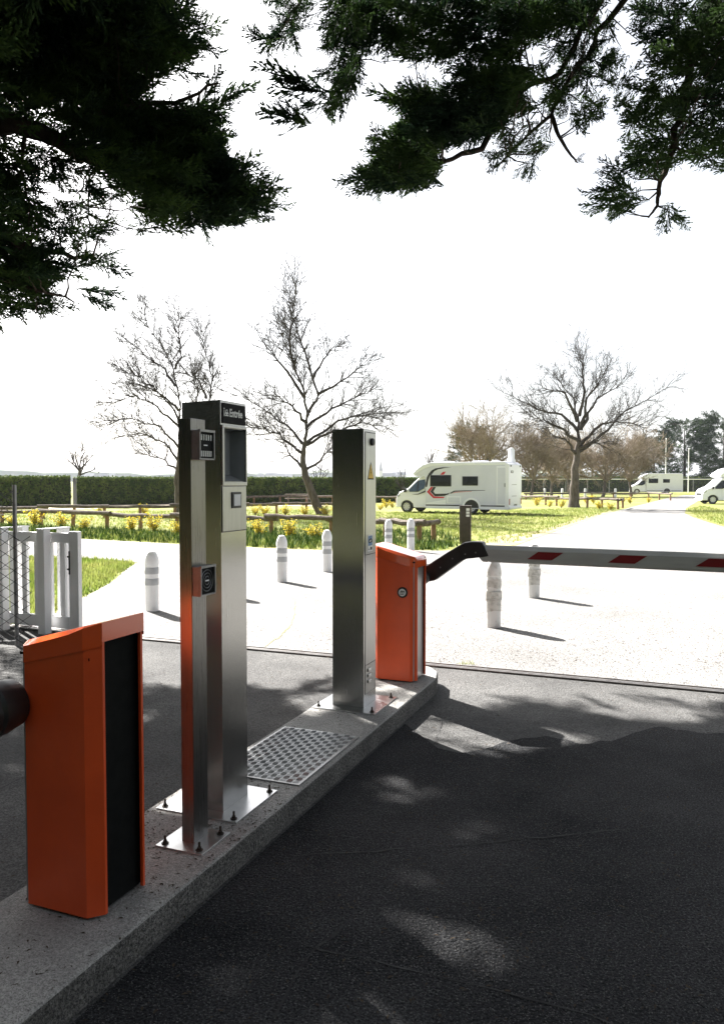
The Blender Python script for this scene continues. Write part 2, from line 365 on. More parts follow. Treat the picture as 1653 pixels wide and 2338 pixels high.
# ---- the two barrier cabinets (local: low rounded end at -x, high end at +x, arm on the -y face)
def barrier_cabinet(label, u, v, flip):
    W, D, HH = .36, .315, 1.07
    t = island_thing('barrier_cabinet', label, 'barrier', u, v, None)
    c = .045; th = .012
    def T(x, y): return (W - x, D - y) if flip else (x, y)
    def poly(pts): return [T(*p) for p in pts]
    def side(y0, s):                                  # orange side plate with chamfered wings
        q = [(c, y0), (W - c, y0), (W, y0 + s * c), (W, y0 + s * (c + .012)), (W - th, y0 + s * (c + .012)), (W - th, y0 + s * (c + .004)), (W - c - .005, y0 + s * th), (c + .005, y0 + s * th), (th, y0 + s * (c + .004)), (th, y0 + s * (c + .012)), (0, y0 + s * (c + .012)), (0, y0 + s * c)]
        P_ = poly(q); n_ = len(P_); mb = MB()
        mb.add([(x, y, .012) for x, y in P_] + [(*P_[i], HH - .185 + .088 * q[i][0] / W + .03) for i in range(n_)],
               [tuple(range(n_))[::-1], tuple(range(n_, 2 * n_))] + [(i, (i + 1) % n_, n_ + (i + 1) % n_, n_ + i) for i in range(n_)])
        mb.build('side_panel', M['orange'], t)
    side(0, 1); side(D, -1)
    q = [(W - .030, c + .02), (W - .024, c + .02), (W - .024, D - c - .02), (W - .030, D - c - .02)]
    MB().prism(poly([(W - .034, .02), (W - .026, .02), (W - .026, D - .02), (W - .034, D - .02)]), 'z', .014, HH - .06).build('back_panel', M['blackpanel'], t)
    MB().prism(poly([(.018, .02), (.026, .02), (.026, D - .02), (.018, D - .02)]), 'z', .014, HH - .11).build('door_panel', M['greypanel'], t)
    MB().prism(poly([(.03, .03), (W - .04, .03), (W - .04, D - .03), (.03, D - .03)]), 'z', .0, .013).build('plinth', M['black'], t)
    # hood: sloping shell with a rounded lower end and a deep lip
    ov = .004; zl, zh = HH - .088, HH
    xs_ = [-ov, .004, .018, c, .35 * W, .7 * W, W - c, W + ov]
    zr = zh - zl - .006
    zt = [zl - .036, zl - .016, zl - .003, zl + .006, zl + .006 + .26 * zr, zl + .006 + .66 * zr, zl + .006 + .87 * zr, zh]      # top edge of the sheet
    fac = [.003, .008, .018, .030, .030, .026, .012, .003]                                                                    # folded facet along both long edges
    def ye(x): return max(0, c - max(x, 0), min(x, W) - (W - c))
    def zb(x): return HH - .185 + .088 * max(0, min(W, x)) / W + .012
    n = len(xs_); rows = []
    for y, k in ((-ov, 0), (-ov, 1), (0, 2), (0, 3), (D + ov, 4), (D + ov, 5)):
        row = []
        for i, x in enumerate(xs_):
            e_ = ye(x); yy = -ov + fac[i] + e_ if k == 2 else (D + ov - fac[i] - e_ if k == 3 else (y + e_ if k < 2 else y - e_))
            z = zb(x) if k in (0, 5) else (zt[i] - fac[i] * .62 if k in (1, 4) else zt[i])
            row.append((*T(x, yy), z))
        rows.append(row)
    mb = MB(); mb.v = [p for r in rows for p in r]
    for j in range(len(rows) - 1):
        for i in range(n - 1): mb.f.append((j*n + i, j*n + i + 1, (j+1)*n + i + 1, (j+1)*n + i))
    o_ = len(mb.v)                                   # end lips
    for i, x in ((0, -ov), (n - 1, W + ov)):
        b_ = len(mb.v); zz0 = zb(x) + (.014 if i else 0)
        mb.v += [(*T(x, -ov + ye(x)), zz0), (*T(x, D + ov - ye(x)), zz0)]
        mb.f.append((b_, *[j*n + i for j in range(len(rows))][1:5], b_ + 1)); mb.f.append((b_, 0*n + i, 1*n + i)); mb.f.append((b_ + 1, 4*n + i, 5*n + i))
    o = mb.build('hood', M['hood'], t)
    bm = bmesh.new(); bm.from_mesh(o.data); bmesh.ops.remove_doubles(bm, verts=bm.verts, dist=.0004)
    bmesh.ops.recalc_face_normals(bm, faces=bm.faces); bm.to_mesh(o.data); bm.free()
    for p in o.data.polygons: p.use_smooth = True
    o.data.set_sharp_from_angle(angle=R(22))
    # underside so that light does not leak in
    MB().prism(poly([(.012, .012), (W - .03, .012), (W - .03, D - .012), (.012, D - .012)]), 'z', HH - .135, HH - .125).build('inner_tray', M['blackpanel'], t)
    return t, T
# near cabinet: front left bottom corner in the photo at (49,2063); arm to the left on the face towards the camera
near_cab, TN = barrier_cabinet('dull red-orange barrier cabinet with an open black back panel, black arm hub on its face', 45, 2064, False)
# its arm: hub, bracket and boom reaching over the left lane
mb = MB(); mb.lathe([(.07, -.002), (.088, -.012), (.094, -.05), (.100, -.075), (.100, -.12), (.08, -.145), (.02, -.155)], 28, (-.008, 0, .757), 'y')
mb.build('arm_hub', M['black'], near_cab, smooth=True)
mb = MB(); mb.prism([(.07, .70), (.085, .757), (.06, .83), (-.02, .86), (-.18, .875), (-.34, .88), (-.34, .76), (-.18, .735), (-.06, .665), (.02, .66)], 'y', -.165, -.075)
mb.build('arm_bracket', M['black'], near_cab, bevel=.014, seg=3)
def boom_section(s=1.0):   # y across, z up
    return [(-.030, -.068), (.030, -.068), (.042, -.05), (.042, .035), (.02, .066), (-.02, .066), (-.042, .035), (-.042, -.05)]
mb = MB(); mb.prism([(a - .12, b + .82) for a, b in boom_section()], 'x', -3.3, -.30)
mb.build('boom', M['boom'], near_cab, bevel=.006)

# far cabinet: right bottom corner of the camera side at (943,1560)
pc = px(948, 1561, KZ); fcx, fcy = None, None
W_, D_ = .36, .315
loc = pc - E2 * .36
far_cab, TF = barrier_cabinet('bright orange barrier cabinet with round logo, carrying the grey boom', 800, 1500, True)
far_cab.location = (loc.x, loc.y, KZ)
# round logo badge on the face towards the camera
bx_, bz_ = .255, .705
bd = MB().lathe([(.042, 0), (.042, -.006), (.040, -.008)], 32, (bx_, -.0005, bz_), 'y').build('badge', M['black'], far_cab, smooth=True)
MB().lathe([(.029, -.0085), (.029, -.0102)], 32, (bx_, 0, bz_), 'y').build('badge_disc', M['signwhite'], bd)
text_mesh('m', .046, M['signblack'], 'badge_letter', bd, (bx_ - .020, -.0108, bz_ - .007), (R(90), 0, 0), shear=.25, weight=.0008)
MB().box(bx_ - .018, bx_ + .014, -.0116, -.0104, bz_ - .016, bz_ - .012).build('badge_bar', M['signblack'], bd)
# arm on the far face: hub, bent bracket, boom
ay = D_ + .11
MB().lathe([(.05, D_ + .001), (.062, D_ + .015), (.066, D_ + .06), (.05, D_ + .07)], 24, (.30, 0, .79), 'y').build('arm_hub', M['black'], far_cab, smooth=True)
br = MB(); br.prism([(x_, z_ + .100) for x_, z_ in [(.24, .62), (.40, .66), (.48, .72), (.62, .825), (.66, .845), (.80, .865), (.845, .875), (.79, .985), (.70, .985), (.64, .975), (.50, .89), (.34, .785), (.24, .78)]], 'y', ay - .055, ay + .055)
brk = br.build('arm_bracket', M['black'], far_cab, bevel=.01, seg=2)
for sx_, sz_ in ((.655, .885), (.55, .845), (.74, .90), (.45, .77)):
    sz_ += .100
    MB().lathe([(.007, -.006), (.005, -.009)], 8, (sx_, ay - .049, sz_), 'y').build('screw', M['galv'], brk)
# boom slightly drooping and turned a little towards the camera
bo = MB(); LB = 3.6; n0 = len(boom_section())
sec = boom_section(); st = [0, LB]
vs = []
for y, z in sec: vs.append((.055 * (-(z) / .068) - .01 + .06, y, z))
for y, z in sec: vs.append((LB, y, z))
bo.add(vs, [tuple(range(n0))[::-1], tuple(range(n0, 2*n0))] + [(i, (i+1) % n0, n0 + (i+1) % n0, n0 + i) for i in range(n0)])
boom = bo.build('boom', M['boom'], far_cab, bevel=.004)
boom.location = (.690, ay, .994); boom.rotation_euler = (0, R(.1), R(-2.2))
for i in range(6):
    x0 = .46 + i * .60
    mb = MB(); y = -.0437
    mb.add([(x0, y, -.030), (x0 + .19, y, -.030), (x0 + .275, y, .030), (x0 + .085, y, .030), (x0, y - .002, -.030), (x0 + .19, y - .002, -.030), (x0 + .275, y - .002, .030), (x0 + .085, y - .002, .030)],
           [(0,1,2,3),(4,7,6,5),(0,4,5,1),(1,5,6,2),(2,6,7,3),(3,7,4,0)])
    mb.build('red_marker', M['red'], boom)

# ---- entry terminal
def plate(parent, x0, x1, y0, y1, bolts, t=.008):
    MB().box(x0, x1, y0, y1, 0.0005, t).build('base_plate', M['steel_plate'], parent, bevel=.001)
    for x, y in bolts: bolt(parent, x, y, t)
pt = px(510, 1858, KZ) - E2 * .21
term = thing('entry_terminal', 'tall brushed steel entry column with black Entrée sign and recessed screen', 'ticket terminal', pt, -IA)
cw, cd, ch = .21, .228, 1.945
def zv(v, y): return H - (v - HOR) * y / F - KZ
zs1, zs0, zr1, zr0, zo1, zo0, zp0 = ch - .012, ch - .112, ch - .112, ch - .398, ch - .128, ch - .378, ch - .612
mb = MB(); X = cw; rd = .07; y0, y1 = .022, cd - .012
vs = [(0,0,.006),(X,0,.006),(X,cd,.006),(0,cd,.006),(0,0,ch-.006),(X,0,ch),(X,cd,ch),(0,cd,ch-.006)]
mb.add(vs, [(0,3,2,1),(4,5,6,7),(0,1,5,4),(2,3,7,6),(3,0,4,7)])
# right face with a real opening and the recess behind it
mb.add([(X,0,.006),(X,cd,.006),(X,cd,zo0),(X,0,zo0)], [(0,1,2,3)])
mb.add([(X,0,zo1),(X,cd,zo1),(X,cd,ch),(X,0,ch)], [(0,1,2,3)])
mb.add([(X,0,zo0),(X,y0,zo0),(X,y0,zo1),(X,0,zo1)], [(0,1,2,3)])
mb.add([(X,y1,zo0),(X,cd,zo0),(X,cd,zo1),(X,y1,zo1)], [(0,1,2,3)])
body = mb.build('column_body', M['steel'], term)
mb = MB(); xi = X - rd
mb.add([(X,y0,zo0),(X,y1,zo0),(X,y1,zo1),(X,y0,zo1),(xi,y0+.02,zo0+.03),(xi,y1-.02,zo0+.03),(xi,y1-.02,zo1-.01),(xi,y0+.02,zo1-.01)],
       [(4,5,6,7),(0,1,5,4),(1,2,6,5),(2,3,7,6),(3,0,4,7)])
mb.build('screen_recess', M['recess'], term)
mb = MB()
for a0, a1, b0, b1 in ((.004, cd-.002, zr1-.014, zr1-.002), (.004, cd-.002, zr0+.001, zr0+.018), (.004, .020, zr0+.018, zr1-.014), (cd-.012, cd-.002, zr0+.018, zr1-.014)):
    mb.box(X+.0005, X+.010, a0, a1, b0, b1)
mb.build('recess_frame', M['steel_light'], term, bevel=.002)
MB().box(X+.0004, X+.0015, .004, cd-.001, zp0-.004, zr0-.0005).build('plate_gasket', M['black'], term)
MB().box(X+.0018, X+.005, .008, cd-.004, zp0, zr0-.003).build('front_plate', M['steel_light'], term, bevel=.0015)
bt = MB().box(X+.0053, X+.010, .085, .170, ch-.505, ch-.428).build('button', M['black'], term, bevel=.002)
MB().box(X+.0105, X+.013, .097, .158, ch-.494, ch-.439).build('button_lens', M['lens'], bt, bevel=.001)
sg = MB().box(X+.0005, X+.005, .014, cd-.008, zs0+.006, zs1).build('sign_panel', M['signblack'], term)
text_mesh('Entrée', .052, M['signwhite'], 'sign_lettering', sg, (X+.0058, .072, zs0+.040), FACE_X, weight=.0012, xs=.84)
mb = MB(); xf = (X+.0052, X+.0062)
mb.box(*xf, .022, .027, zs0+.038, zs0+.066); mb.lathe([(.004, xf[0]), (.004, xf[1])], 10, (0, .0245, zs0+.073), 'x')
mb.prism([(.031, zs0+.040), (.064, zs0+.040), (.064, zs0+.053), (.058, zs0+.058), (.054, zs0+.070), (.041, zs0+.070), (.037, zs0+.058), (.031, zs0+.053)], 'x', *xf)
mb.build('sign_pictogram', M['signwhite'], sg)
MB().box(X+.0063, X+.0068, .043, .052, zs0+.058, zs0+.066).build('pictogram_window', M['signblack'], sg)
for a in (.035, .053): MB().box(X+.0063, X+.0068, a, a+.007, zs0+.045, zs0+.050).build('pictogram_lamp', M['signblack'], sg)
plate(term, -.115, cw + .115, -.075, cd + .10, ((-.085, -.045), (cw + .085, -.045), (-.085, cd + .07), (cw + .085, cd + .07)))

# ---- slim intercom post in front of it
pi = px(444, 1930, KZ) - E2 * .062
ip = thing('intercom_post', 'slim steel post carrying two intercom boxes, in front of the Entrée column', 'intercom post', pi, -IA)
MB().box(0, .062, 0, .110, .004, 1.835).build('post', M['steel_dark'], ip, bevel=.002)
plate(ip, -.085, .15, -.075, .15, ((-.055, -.045), (.118, -.045), (.118, .12)))
def intercom(z0, z1, y0, y1, kind):
    b = MB().box(.0635, .095, y0, y1, z0, z1).build('intercom_box', M['galv'], ip, bevel=.002)
    mb = MB(); e = .007
    mb.box(.0955, .108, y0, y1, z1 - e, z1 + .003); mb.box(.0955, .104, y0, y1, z0, z0 + e)
    mb.box(.0955, .106, y0, y0 + e, z0 + e, z1 - e); mb.box(.0955, .106, y1 - e, y1, z0 + e, z1 - e)
    mb.build('rim', M['galv'], b)
    fp = MB().box(.0953, .0985, y0 + e, y1 - e, z0 + e, z1 - e).build('face_plate', M['signblack'], b)
    yc, zc = (y0 + y1) / 2, (z0 + z1) / 2
    if kind == 0:
        for row, n in ((z1 - .030, 5), (z0 + .026, 6)):
            for k in range(n):
                yy = y0 + .022 + (y1 - y0 - .044) * k / (n - 1)
                MB().box(.0988, .1010, yy - .0035, yy + .0035, row - .012, row + .012).build('slot', M['signwhite'], fp)
        MB().box(.0988, .1000, yc - .018, yc + .010, zc - .003, zc + .002).build('name_strip', M['lens'], fp)
    else:
        for r in (.044, .030, .016):
            mb = MB(); n = 28; vs = []
            for k in range(n):
                th = 2 * math.pi * k / n; c_, s_ = math.cos(th), math.sin(th)
                vs += [(.0987, yc + r * c_, zc + r * s_), (.1005, yc + (r + .002) * c_, zc + (r + .002) * s_), (.0987, yc + (r + .004) * c_, zc + (r + .004) * s_)]
            fs = []
            for k in range(n):
                k2 = (k + 1) % n; fs += [(3*k, 3*k2, 3*k2+1, 3*k+1), (3*k+1, 3*k2+1, 3*k2+2, 3*k+2)]
            mb.add(vs, fs); mb.build('speaker_ring', M['galv'], fp)
        MB().box(.0988, .1000, yc - .014, yc + .012, zc - .003, zc + .003).build('name_strip', M['lens'], fp)
intercom(1.660, 1.785, .002, .118, 0)
intercom(1.078, 1.205, .002, .118, 1)

# ---- second column seen from its service side
p2 = px(830, 1620, KZ) - E2 * .232
c2 = thing('service_column', 'plain brushed steel column with yellow warning triangle beside the bright orange cabinet', 'ticket terminal', p2, -IA)
cw2, cd2, ch2 = .232, .235, 1.925
MB().box(0, cw2, 0, cd2, .006, ch2).build('column_body', M['steel'], c2, bevel=.0015)
X = cw2
dz0 = ch2 - .86
MB().box(X+.0004, X+.0012, .024, cd2-.006, .096, ch2-.018).build('door_gasket', M['black'], c2)
MB().box(X+.0015, X+.0035, .030, cd2-.012, dz0, ch2-.025).build('service_door', M['steel_light'], c2)
MB().box(X+.0015, X+.0030, .030, cd2-.012, .30, dz0-.006).build('lower_panel', M['steel_light'], c2)
MB().box(X+.0015, X+.0028, .030, cd2-.012, .10, .294).build('vent_panel', M['steel_light'], c2)
for k in range(3): MB().box(X+.003, X+.011, .07, .125, .165 + k * .040, .187 + k * .040).build('vent_louvre', M['steel_plate'], c2, bevel=.003)
kn = MB().lathe([(.026, X+.0036), (.026, X+.016), (.018, X+.022)], 20, (0, .145, ch2-.085), 'x').build('lock_knob', M['black'], c2, smooth=True)
tz = ch2 - .30
def tri(s, x0, x1, m, nm, par):
    return MB().prism([(.125 - s * .058, tz - s * .045), (.125 + s * .058, tz - s * .045), (.125, tz + s * .075)], 'x', x0, x1).build(nm, m, par)
tr = tri(1.0, X+.0037, X+.0047, M['signblack'], 'warning_sign', c2); tri(.82, X+.0049, X+.0055, M['yellow'], 'warning_field', tr)
MB().prism([(.130, tz+.030), (.117, tz-.002), (.125, tz-.002), (.119, tz-.026), (.134, tz+.006), (.126, tz+.006), (.136, tz+.030)], 'x', X+.0057, X+.0061).build('lightning_mark', M['signblack'], tr)
zb = dz0 + .016
st_ = MB().box(X+.0037, X+.0045, .070, .160, zb, zb + .115).build('sticker', M['signwhite'], c2)
MB().box(X+.0047, X+.0050, .076, .154, zb + .040, zb + .108).build('sticker_picture', M['sky_blue'], st_)
MB().prism([(.082, zb+.066), (.090, zb+.084), (.128, zb+.090), (.150, zb+.080), (.150, zb+.062), (.082, zb+.060)], 'x', X+.0052, X+.0055).build('sticker_car', M['signblack'], st_)
MB().prism([(.095, zb+.066), (.115, zb+.082), (.13, zb+.078), (.12, zb+.066)], 'x', X+.0057, X+.0060).build('sticker_glint', M['signwhite'], st_)
MB().box(X+.0047, X+.0050, .118, .148, zb + .010, zb + .030).build('sticker_code', M['signblack'], st_)
MB().box(X+.0047, X+.0050, .080, .104, zb + .014, zb + .019).build('sticker_line', M['signblack'], st_)
plate(c2, -.115, cw2 + .12, -.10, cd2 + .12, ((-.08, -.06), (cw2 + .085, -.06), (cw2 + .085, cd2 + .085), (-.08, cd2 + .085)))

# ---- checker plate let into the island
A0 = ab(px(680, 1795, KZ))[0]; A1 = ab(px(812, 1682, KZ))[0]
cp = thing('checker_plate', 'patterned aluminium checker plate cover between the two steel columns', 'cover plate', I(A0, -.545), -IA)
CWX, CWY = .515, A1 - A0
MB().box(0, CWX, 0, CWY, .0006, .007).build('sheet', M['alu'], cp, bevel=.0012)
mb = MB()
for k in range(5):
    o_ = (k - 2) * .0070; hl = .0170 - .0012 * abs(k - 2)
    mb.add([(-hl, o_ - .0021, 0), (hl, o_ - .0021, 0), (hl, o_ + .0021, 0), (-hl, o_ + .0021, 0), (-hl*.85, o_, .0034), (hl*.85, o_, .0034)],
           [(0,1,5,4), (2,3,4,5), (1,2,5), (3,0,4)])
lug0 = mb.build('tread_lug', M['alu'], cp)
nx, ny = int(CWX / .0385), min(22, int(CWY / .0385)); first = True
for i in range(nx):
    for j in range(ny):
        l = lug0 if first else lug0.copy()
        if not first: COL.objects.link(l)
        first = False
        l.location = (.032 + i * (CWX - .064) / (nx - 1), .032 + j * (CWY - .064) / (ny - 1), .0071); l.rotation_euler = (0, 0, R(8) if (i + j) % 2 else R(98))

# ------------------------------------------------------------------ sliding gate track
tr_ = thing('gate_track', 'dark steel ground track of the sliding gate crossing the drive', 'gate track', SLOT, -IA)
MB().box(-16, 20, -.045, .045, .011, .013).build('channel', M['rust'], tr_)
for y in (-.052, .0, .052): MB().box(-16, 20, y - .007, y + .007, .0135, .022 if y else .018).build('rail', M['railtop'], tr_)

# white sliding gate, drawn back to the left, with its guide posts
ge = px(178, 1449); s0 = (ge - SLOT).dot(E2)
ggp = SLOT + E2 * s0
gt = thing('sliding_gate', 'white painted sliding gate with vertical bars and black lock strip', 'gate', (ggp.x, ggp.y, 0), -IA)
GH = 1.14
MB().box(-.13, 0, -.03, .03, .03, GH).build('end_stile', M['white'], gt, bevel=.004)
MB().box(-3.2, -.131, -.028, .028, GH - .13, GH - .02).build('top_rail', M['white'], gt, bevel=.003)
MB().box(-3.2, -.131, -.028, .028, .05, .18).build('bottom_rail', M['white'], gt, bevel=.003)
bar0 = MB().box(-.035, .035, -.018, .018, .181, GH - .131).build('bar', M['white'], gt, bevel=.003)
for k in range(15):
    b_ = bar0 if k == 0 else bar0.copy()
    if k: COL.objects.link(b_)
    b_.location = (-.235 - k * .185, 0, 0)
lk = MB().box(-.126, -.112, -.040, -.031, .66, .92).build('lock_strip', M['black'], gt)
for z in (.72, .86): MB().lathe([(.012, -.041), (.010, -.06)], 10, (-.119, 0, z), 'y').build('lock_knob', M['black'], lk)
for dx, dy, lab in ((-.37, -.15, 'square white guide post in front of the sliding gate, next to the lock'), (-.98, -.15, 'square white guide post in front of the sliding gate, behind the chain-link')):
    q = SLOT + E2 * (s0 + dx) + E1 * dy
    g = thing('gate_guide_post', lab, 'gate post', (q.x, q.y, 0), -IA)
    MB().box(-.05, .05, -.05, .05, .0, GH + .02).build('post', M['white'], g, bevel=.004)
    MB().box(-.055, .055, -.055, .36, GH + .0205, GH + .034).build('cap_bracket', M['white'], g, bevel=.003)
    MB().box(-.05, .05, .25, .35, .0, GH + .02).build('post', M['white'], g, bevel=.004)
    ro = MB().lathe([(.022, GH - .09), (.022, GH - .03)], 12, (.0, .075, 0)).build('guide_roller', M['galv'], g)

# chain-link fence at the left with a tall thin post
cf = px(40, 1475); cfl = thing('chain_link_fence', 'chain-link fence panel on a thin grey steel post by the gate', 'fence', cf, R(8))
CH = 1.66
MB().tube([(0, 0, -.05), (0, 0, CH)], .021, 10).build('post', M['galv'], cfl)
nw = 34; dx = .080
for k in range(nw):
    x0 = .11 - k * dx * 1.0
    top = 1.38 if x0 > -.02 else CH - .05
    if x0 > .02: top = 1.12
    pts = []; n = int(top / .058)
    for i in range(n + 1): pts.append((x0 + (dx * .52 if (i + k) % 2 else -dx * .52), -.028 + (.0015 if i % 2 else -.0015), .03 + i * .058))
    MB().tube(pts, .0052, 4, False).build('wire', M['wire'], cfl)
for z in (.06, .80, 1.36): MB().tube([(.10 if z < 1 else .0, -.025, z), (-2.8, -.025, z)], .003, 4).build('tension_wire', M['galv'], cfl)
MB().tube([(-2.6, 0, -.05), (-2.6, 0, CH)], .021, 10).build('post', M['galv'], cfl)

# ------------------------------------------------------------------ bollards
BH = .79
def bollard(u, v, label, worn=False, wpt=None):
    p = wpt if wpt else px(u, v)
    t = thing('bollard', label, 'bollard', p, random.uniform(-.5, .5), 'white bollards on the junction')
    r = .088
    MB().lathe([(r, 0), (r, .52), (r, .60), (r * 1.06, .605), (r * 1.06, .66), (r * .98, .70), (r * .80, .745), (r * .55, .78), (r * .2, BH)], 28).build('body', M['offwhite'] if worn else M['white'], t, smooth=True)
    if not worn:
        for z0 in (.345, .490): MB().lathe([(r + .0005, z0), (r + .003, z0 + .004), (r + .003, z0 + .084), (r + .0005, z0 + .088)], 28).build('reflective_band', M['band'], t, smooth=True)
    else:
        for z0, z1, k in ((.20, .33, 0), (.335, .43, 1), (.47, .56, 2)):
            rr = r + .005 + .009 * (k % 2); n = 28; vs = []; fs = []
            for i in range(n):
                th = 2 * math.pi * i / n
                a_ = z0 + .007 * math.sin(3 * th + k) + random.uniform(-.003, .003); b_ = z1 + .007 * math.sin(2 * th + 2 * k) + random.uniform(-.003, .003)
                vs += [(rr * math.cos(th), rr * math.sin(th), a_), (rr * 1.01 * math.cos(th), rr * 1.01 * math.sin(th), b_)]
                fs.append((2*i, 2*((i+1) % n), 2*((i+1) % n) + 1, 2*i + 1))
            mb = MB(); mb.add(vs, fs); mb.build('torn_wrap', M['tape'], t)
    return t
bollard(348, 1395, 'clean white bollard with two grey bands beside the sliding gate')
bollard(644, 1329, 'clean white banded bollard between the two steel columns, farther from the service column')
bollard(747, 1306, 'clean white banded bollard right beside the service column')
bollard(887, 1262, 'clean white banded bollard behind the bright orange cabinet, farther from the log fence end')
bollard(938, 1259, 'clean white banded bollard standing at the end of the log fence')
bollard(1125, 1432, 'battered white bollard with torn grey wraps under the boom', True)
bollard(1217, 1365, 'worn white bollard with peeling wraps farther behind the boom', True)
tip = px(588, 1379); bollard(0, 0, 'white bollard hidden behind the Entrée column, only its shadow showing', False, Vector((tip.x - .60, tip.y + .80, 0)))

# ------------------------------------------------------------------ foliage templates
def frond_template(seed, n=24, sub=4):
    g = np.random.default_rng(seed); quads = []
    def blade(b, d, L, wd, nrm):
        s = np.cross(d, nrm); s /= (np.linalg.norm(s) + 1e-9)
        quads.append([b, b + d * L * .45 + s * wd, b + d * L, b + d * L * .45 - s * wd])
    axis = np.array([1.0, 0, 0])
    for k in range(3):
        nrm = np.array([0, math.cos(k * 1.05), math.sin(k * 1.05)]); b = np.array([0, 0, 0.0]); blade(b, axis, 1.0, .016, nrm)
    for i in range(n):
        f = .06 + .92 * (i + g.uniform(-.4, .4)) / n
        ph = (i % 2) * math.pi + g.normal(0, .75); ang = R(g.uniform(26, 52))
        d = np.array([math.cos(ang), math.sin(ang) * math.cos(ph), math.sin(ang) * math.sin(ph)])
        L = (.34 * (1 - f) ** .7 + .07) * g.uniform(.7, 1.2) * min(1, .45 + f * 2.2)
        b = np.array([f, 0, .05 * math.sin(f * 3)]); nrm = g.normal(size=3)
        blade(b, d, L, .020, nrm)
        for j in range(sub):
            ff = .2 + .75 * (j + g.uniform(0, .8)) / sub
            d2 = d + g.normal(0, .42, 3) + axis * .25; d2 /= np.linalg.norm(d2)
            blade(b + d * L * ff, d2, L * g.uniform(.28, .52), .019, g.normal(size=3))
    return np.array(quads)                 # (q,4,3)
FT = [frond_template(i) for i in range(5)]
def place_fronds(items, name, m, parent):
    """items: list of (base, dir, length)"""
    out = []
    by = {}
    for i, it in enumerate(items): by.setdefault(i % len(FT), []).append(it)
    for k, its in by.items():
        B = np.array([i[0] for i in its], float); D = np.array([i[1] for i in its], float); L = np.array([i[2] for i in its], float)
        D /= np.linalg.norm(D, axis=1)[:, None]
        rnd = rng.normal(size=D.shape); S_ = np.cross(D, rnd); S_ /= np.linalg.norm(S_, axis=1)[:, None]; T_ = np.cross(D, S_)
        Q = FT[k].reshape(-1, 3)
        P = B[:, None, :] + L[:, None, None] * (Q[None, :, 0:1] * D[:, None, :] + Q[None, :, 1:2] * S_[:, None, :] + Q[None, :, 2:3] * T_[:, None, :])
        out.append(P.reshape(-1, 3))
    V = np.concatenate(out); return npmesh(name, V, np.arange(len(V)).reshape(-1, 4), m, parent)

def inpoly(x, y, poly):
    c = False; j = len(poly) - 1
    for i in range(len(poly)):
        xi, yi = poly[i]; xj, yj = poly[j]
        if (yi > y) != (yj > y) and x < (xj - xi) * (y - yi) / (yj - yi) + xi: c = not c
        j = i
    return c
TAN = math.tan(SUN_EL)
def shadow(p): s = p[2] / TAN; return p[0] + .6 * s, p[1] - .8 * s
LIT = [(px(u, v), rx, ry, k) for u, v, rx, ry, k in ((975, 1575, .40, .40, .85), (880, 1580, .30, .3, .97), (800, 1600, .40, .34, .97), (730, 1665, .18, .2, .95), (1010, 1690, .40, .30, .98), (560, 1790, .16, .14, .9),
        (1250, 1560, .75, .28, .45), (430, 1530, .6, .45, .6), (640, 1545, .35, .3, .6), (480, 1850, .25, .16, .85), (1500, 1620, .6, .30, .45), (1240, 1690, .3, .12, .8), (420, 1960, .16, .12, .85), (200, 1640, .5, .2, .6))]
_st = random.getstate(); random.seed(3)
for (u0, v0), (u1, v1), n_, r_ in (((985, 1840), (1070, 1915), 6, .13), ((930, 1985), (1140, 2225), 10, .085), ((865, 1785), (870, 1800), 2, .10), ((1050, 1815), (1090, 1840), 2, .06), ((1225, 1790), (1260, 1800), 2, .07), ((1450, 1610), (1540, 1640), 4, .2), ((1260, 1570), (1290, 1585), 2, .18)):
    for k_ in range(n_):
        f_ = (k_ + random.random()) / n_; LIT.append((px(u0 + (u1 - u0) * f_ + random.gauss(0, 22), v0 + (v1 - v0) * f_ + random.gauss(0, 10)), r_ * random.uniform(.6, 1.1), r_ * random.uniform(.5, 1.0), .80))
LIT += [(Vector((-.2, 1.85, 0)), .45, .35, .97), (Vector((1.18, 5.02, 0)), .30, .26, .95)]        # gaps through which the two hoods catch the sun
random.setstate(_st)
def allowed(p):                             # the sun still reaches the road beyond the gate track
    sx, sy = shadow(p); d = sy - slot_y(sx)
    if d > -.02 - .30 * random.random() ** 2 and -16 < sx < 16: return False
    for c, rx, ry, k in LIT:
        if ((sx - c.x) / (rx + .05)) ** 2 + ((sy - c.y) / (ry + .08)) ** 2 < 1 and random.random() < k: return False
    return True
def allowed3(b, d, L):
    b = Vector(b); d = Vector(d)
    return all(allowed(b + d * (L * f)) for f in (.0, .35, .7, 1.0))
def seg_pts(a, b, n, sag, jit):
    P = []
    for i in range(n + 1):
        f = i / n; q = a.lerp(b, f); q = q + Vector((0, 0, -sag * 4 * f * (1 - f)))
        if 0 < i < n: q = q + Vector((random.gauss(0, jit), random.gauss(0, jit), random.gauss(0, jit)))
        P.append(q)
    return P

def zA(x, y): return x * .4313, 30 + y * .4313
def zB(x, y): return 540 + x * .2834, 30 + y * .2834
def zC(x, y): return 1000 + x * .4024, 30 + y * .4024

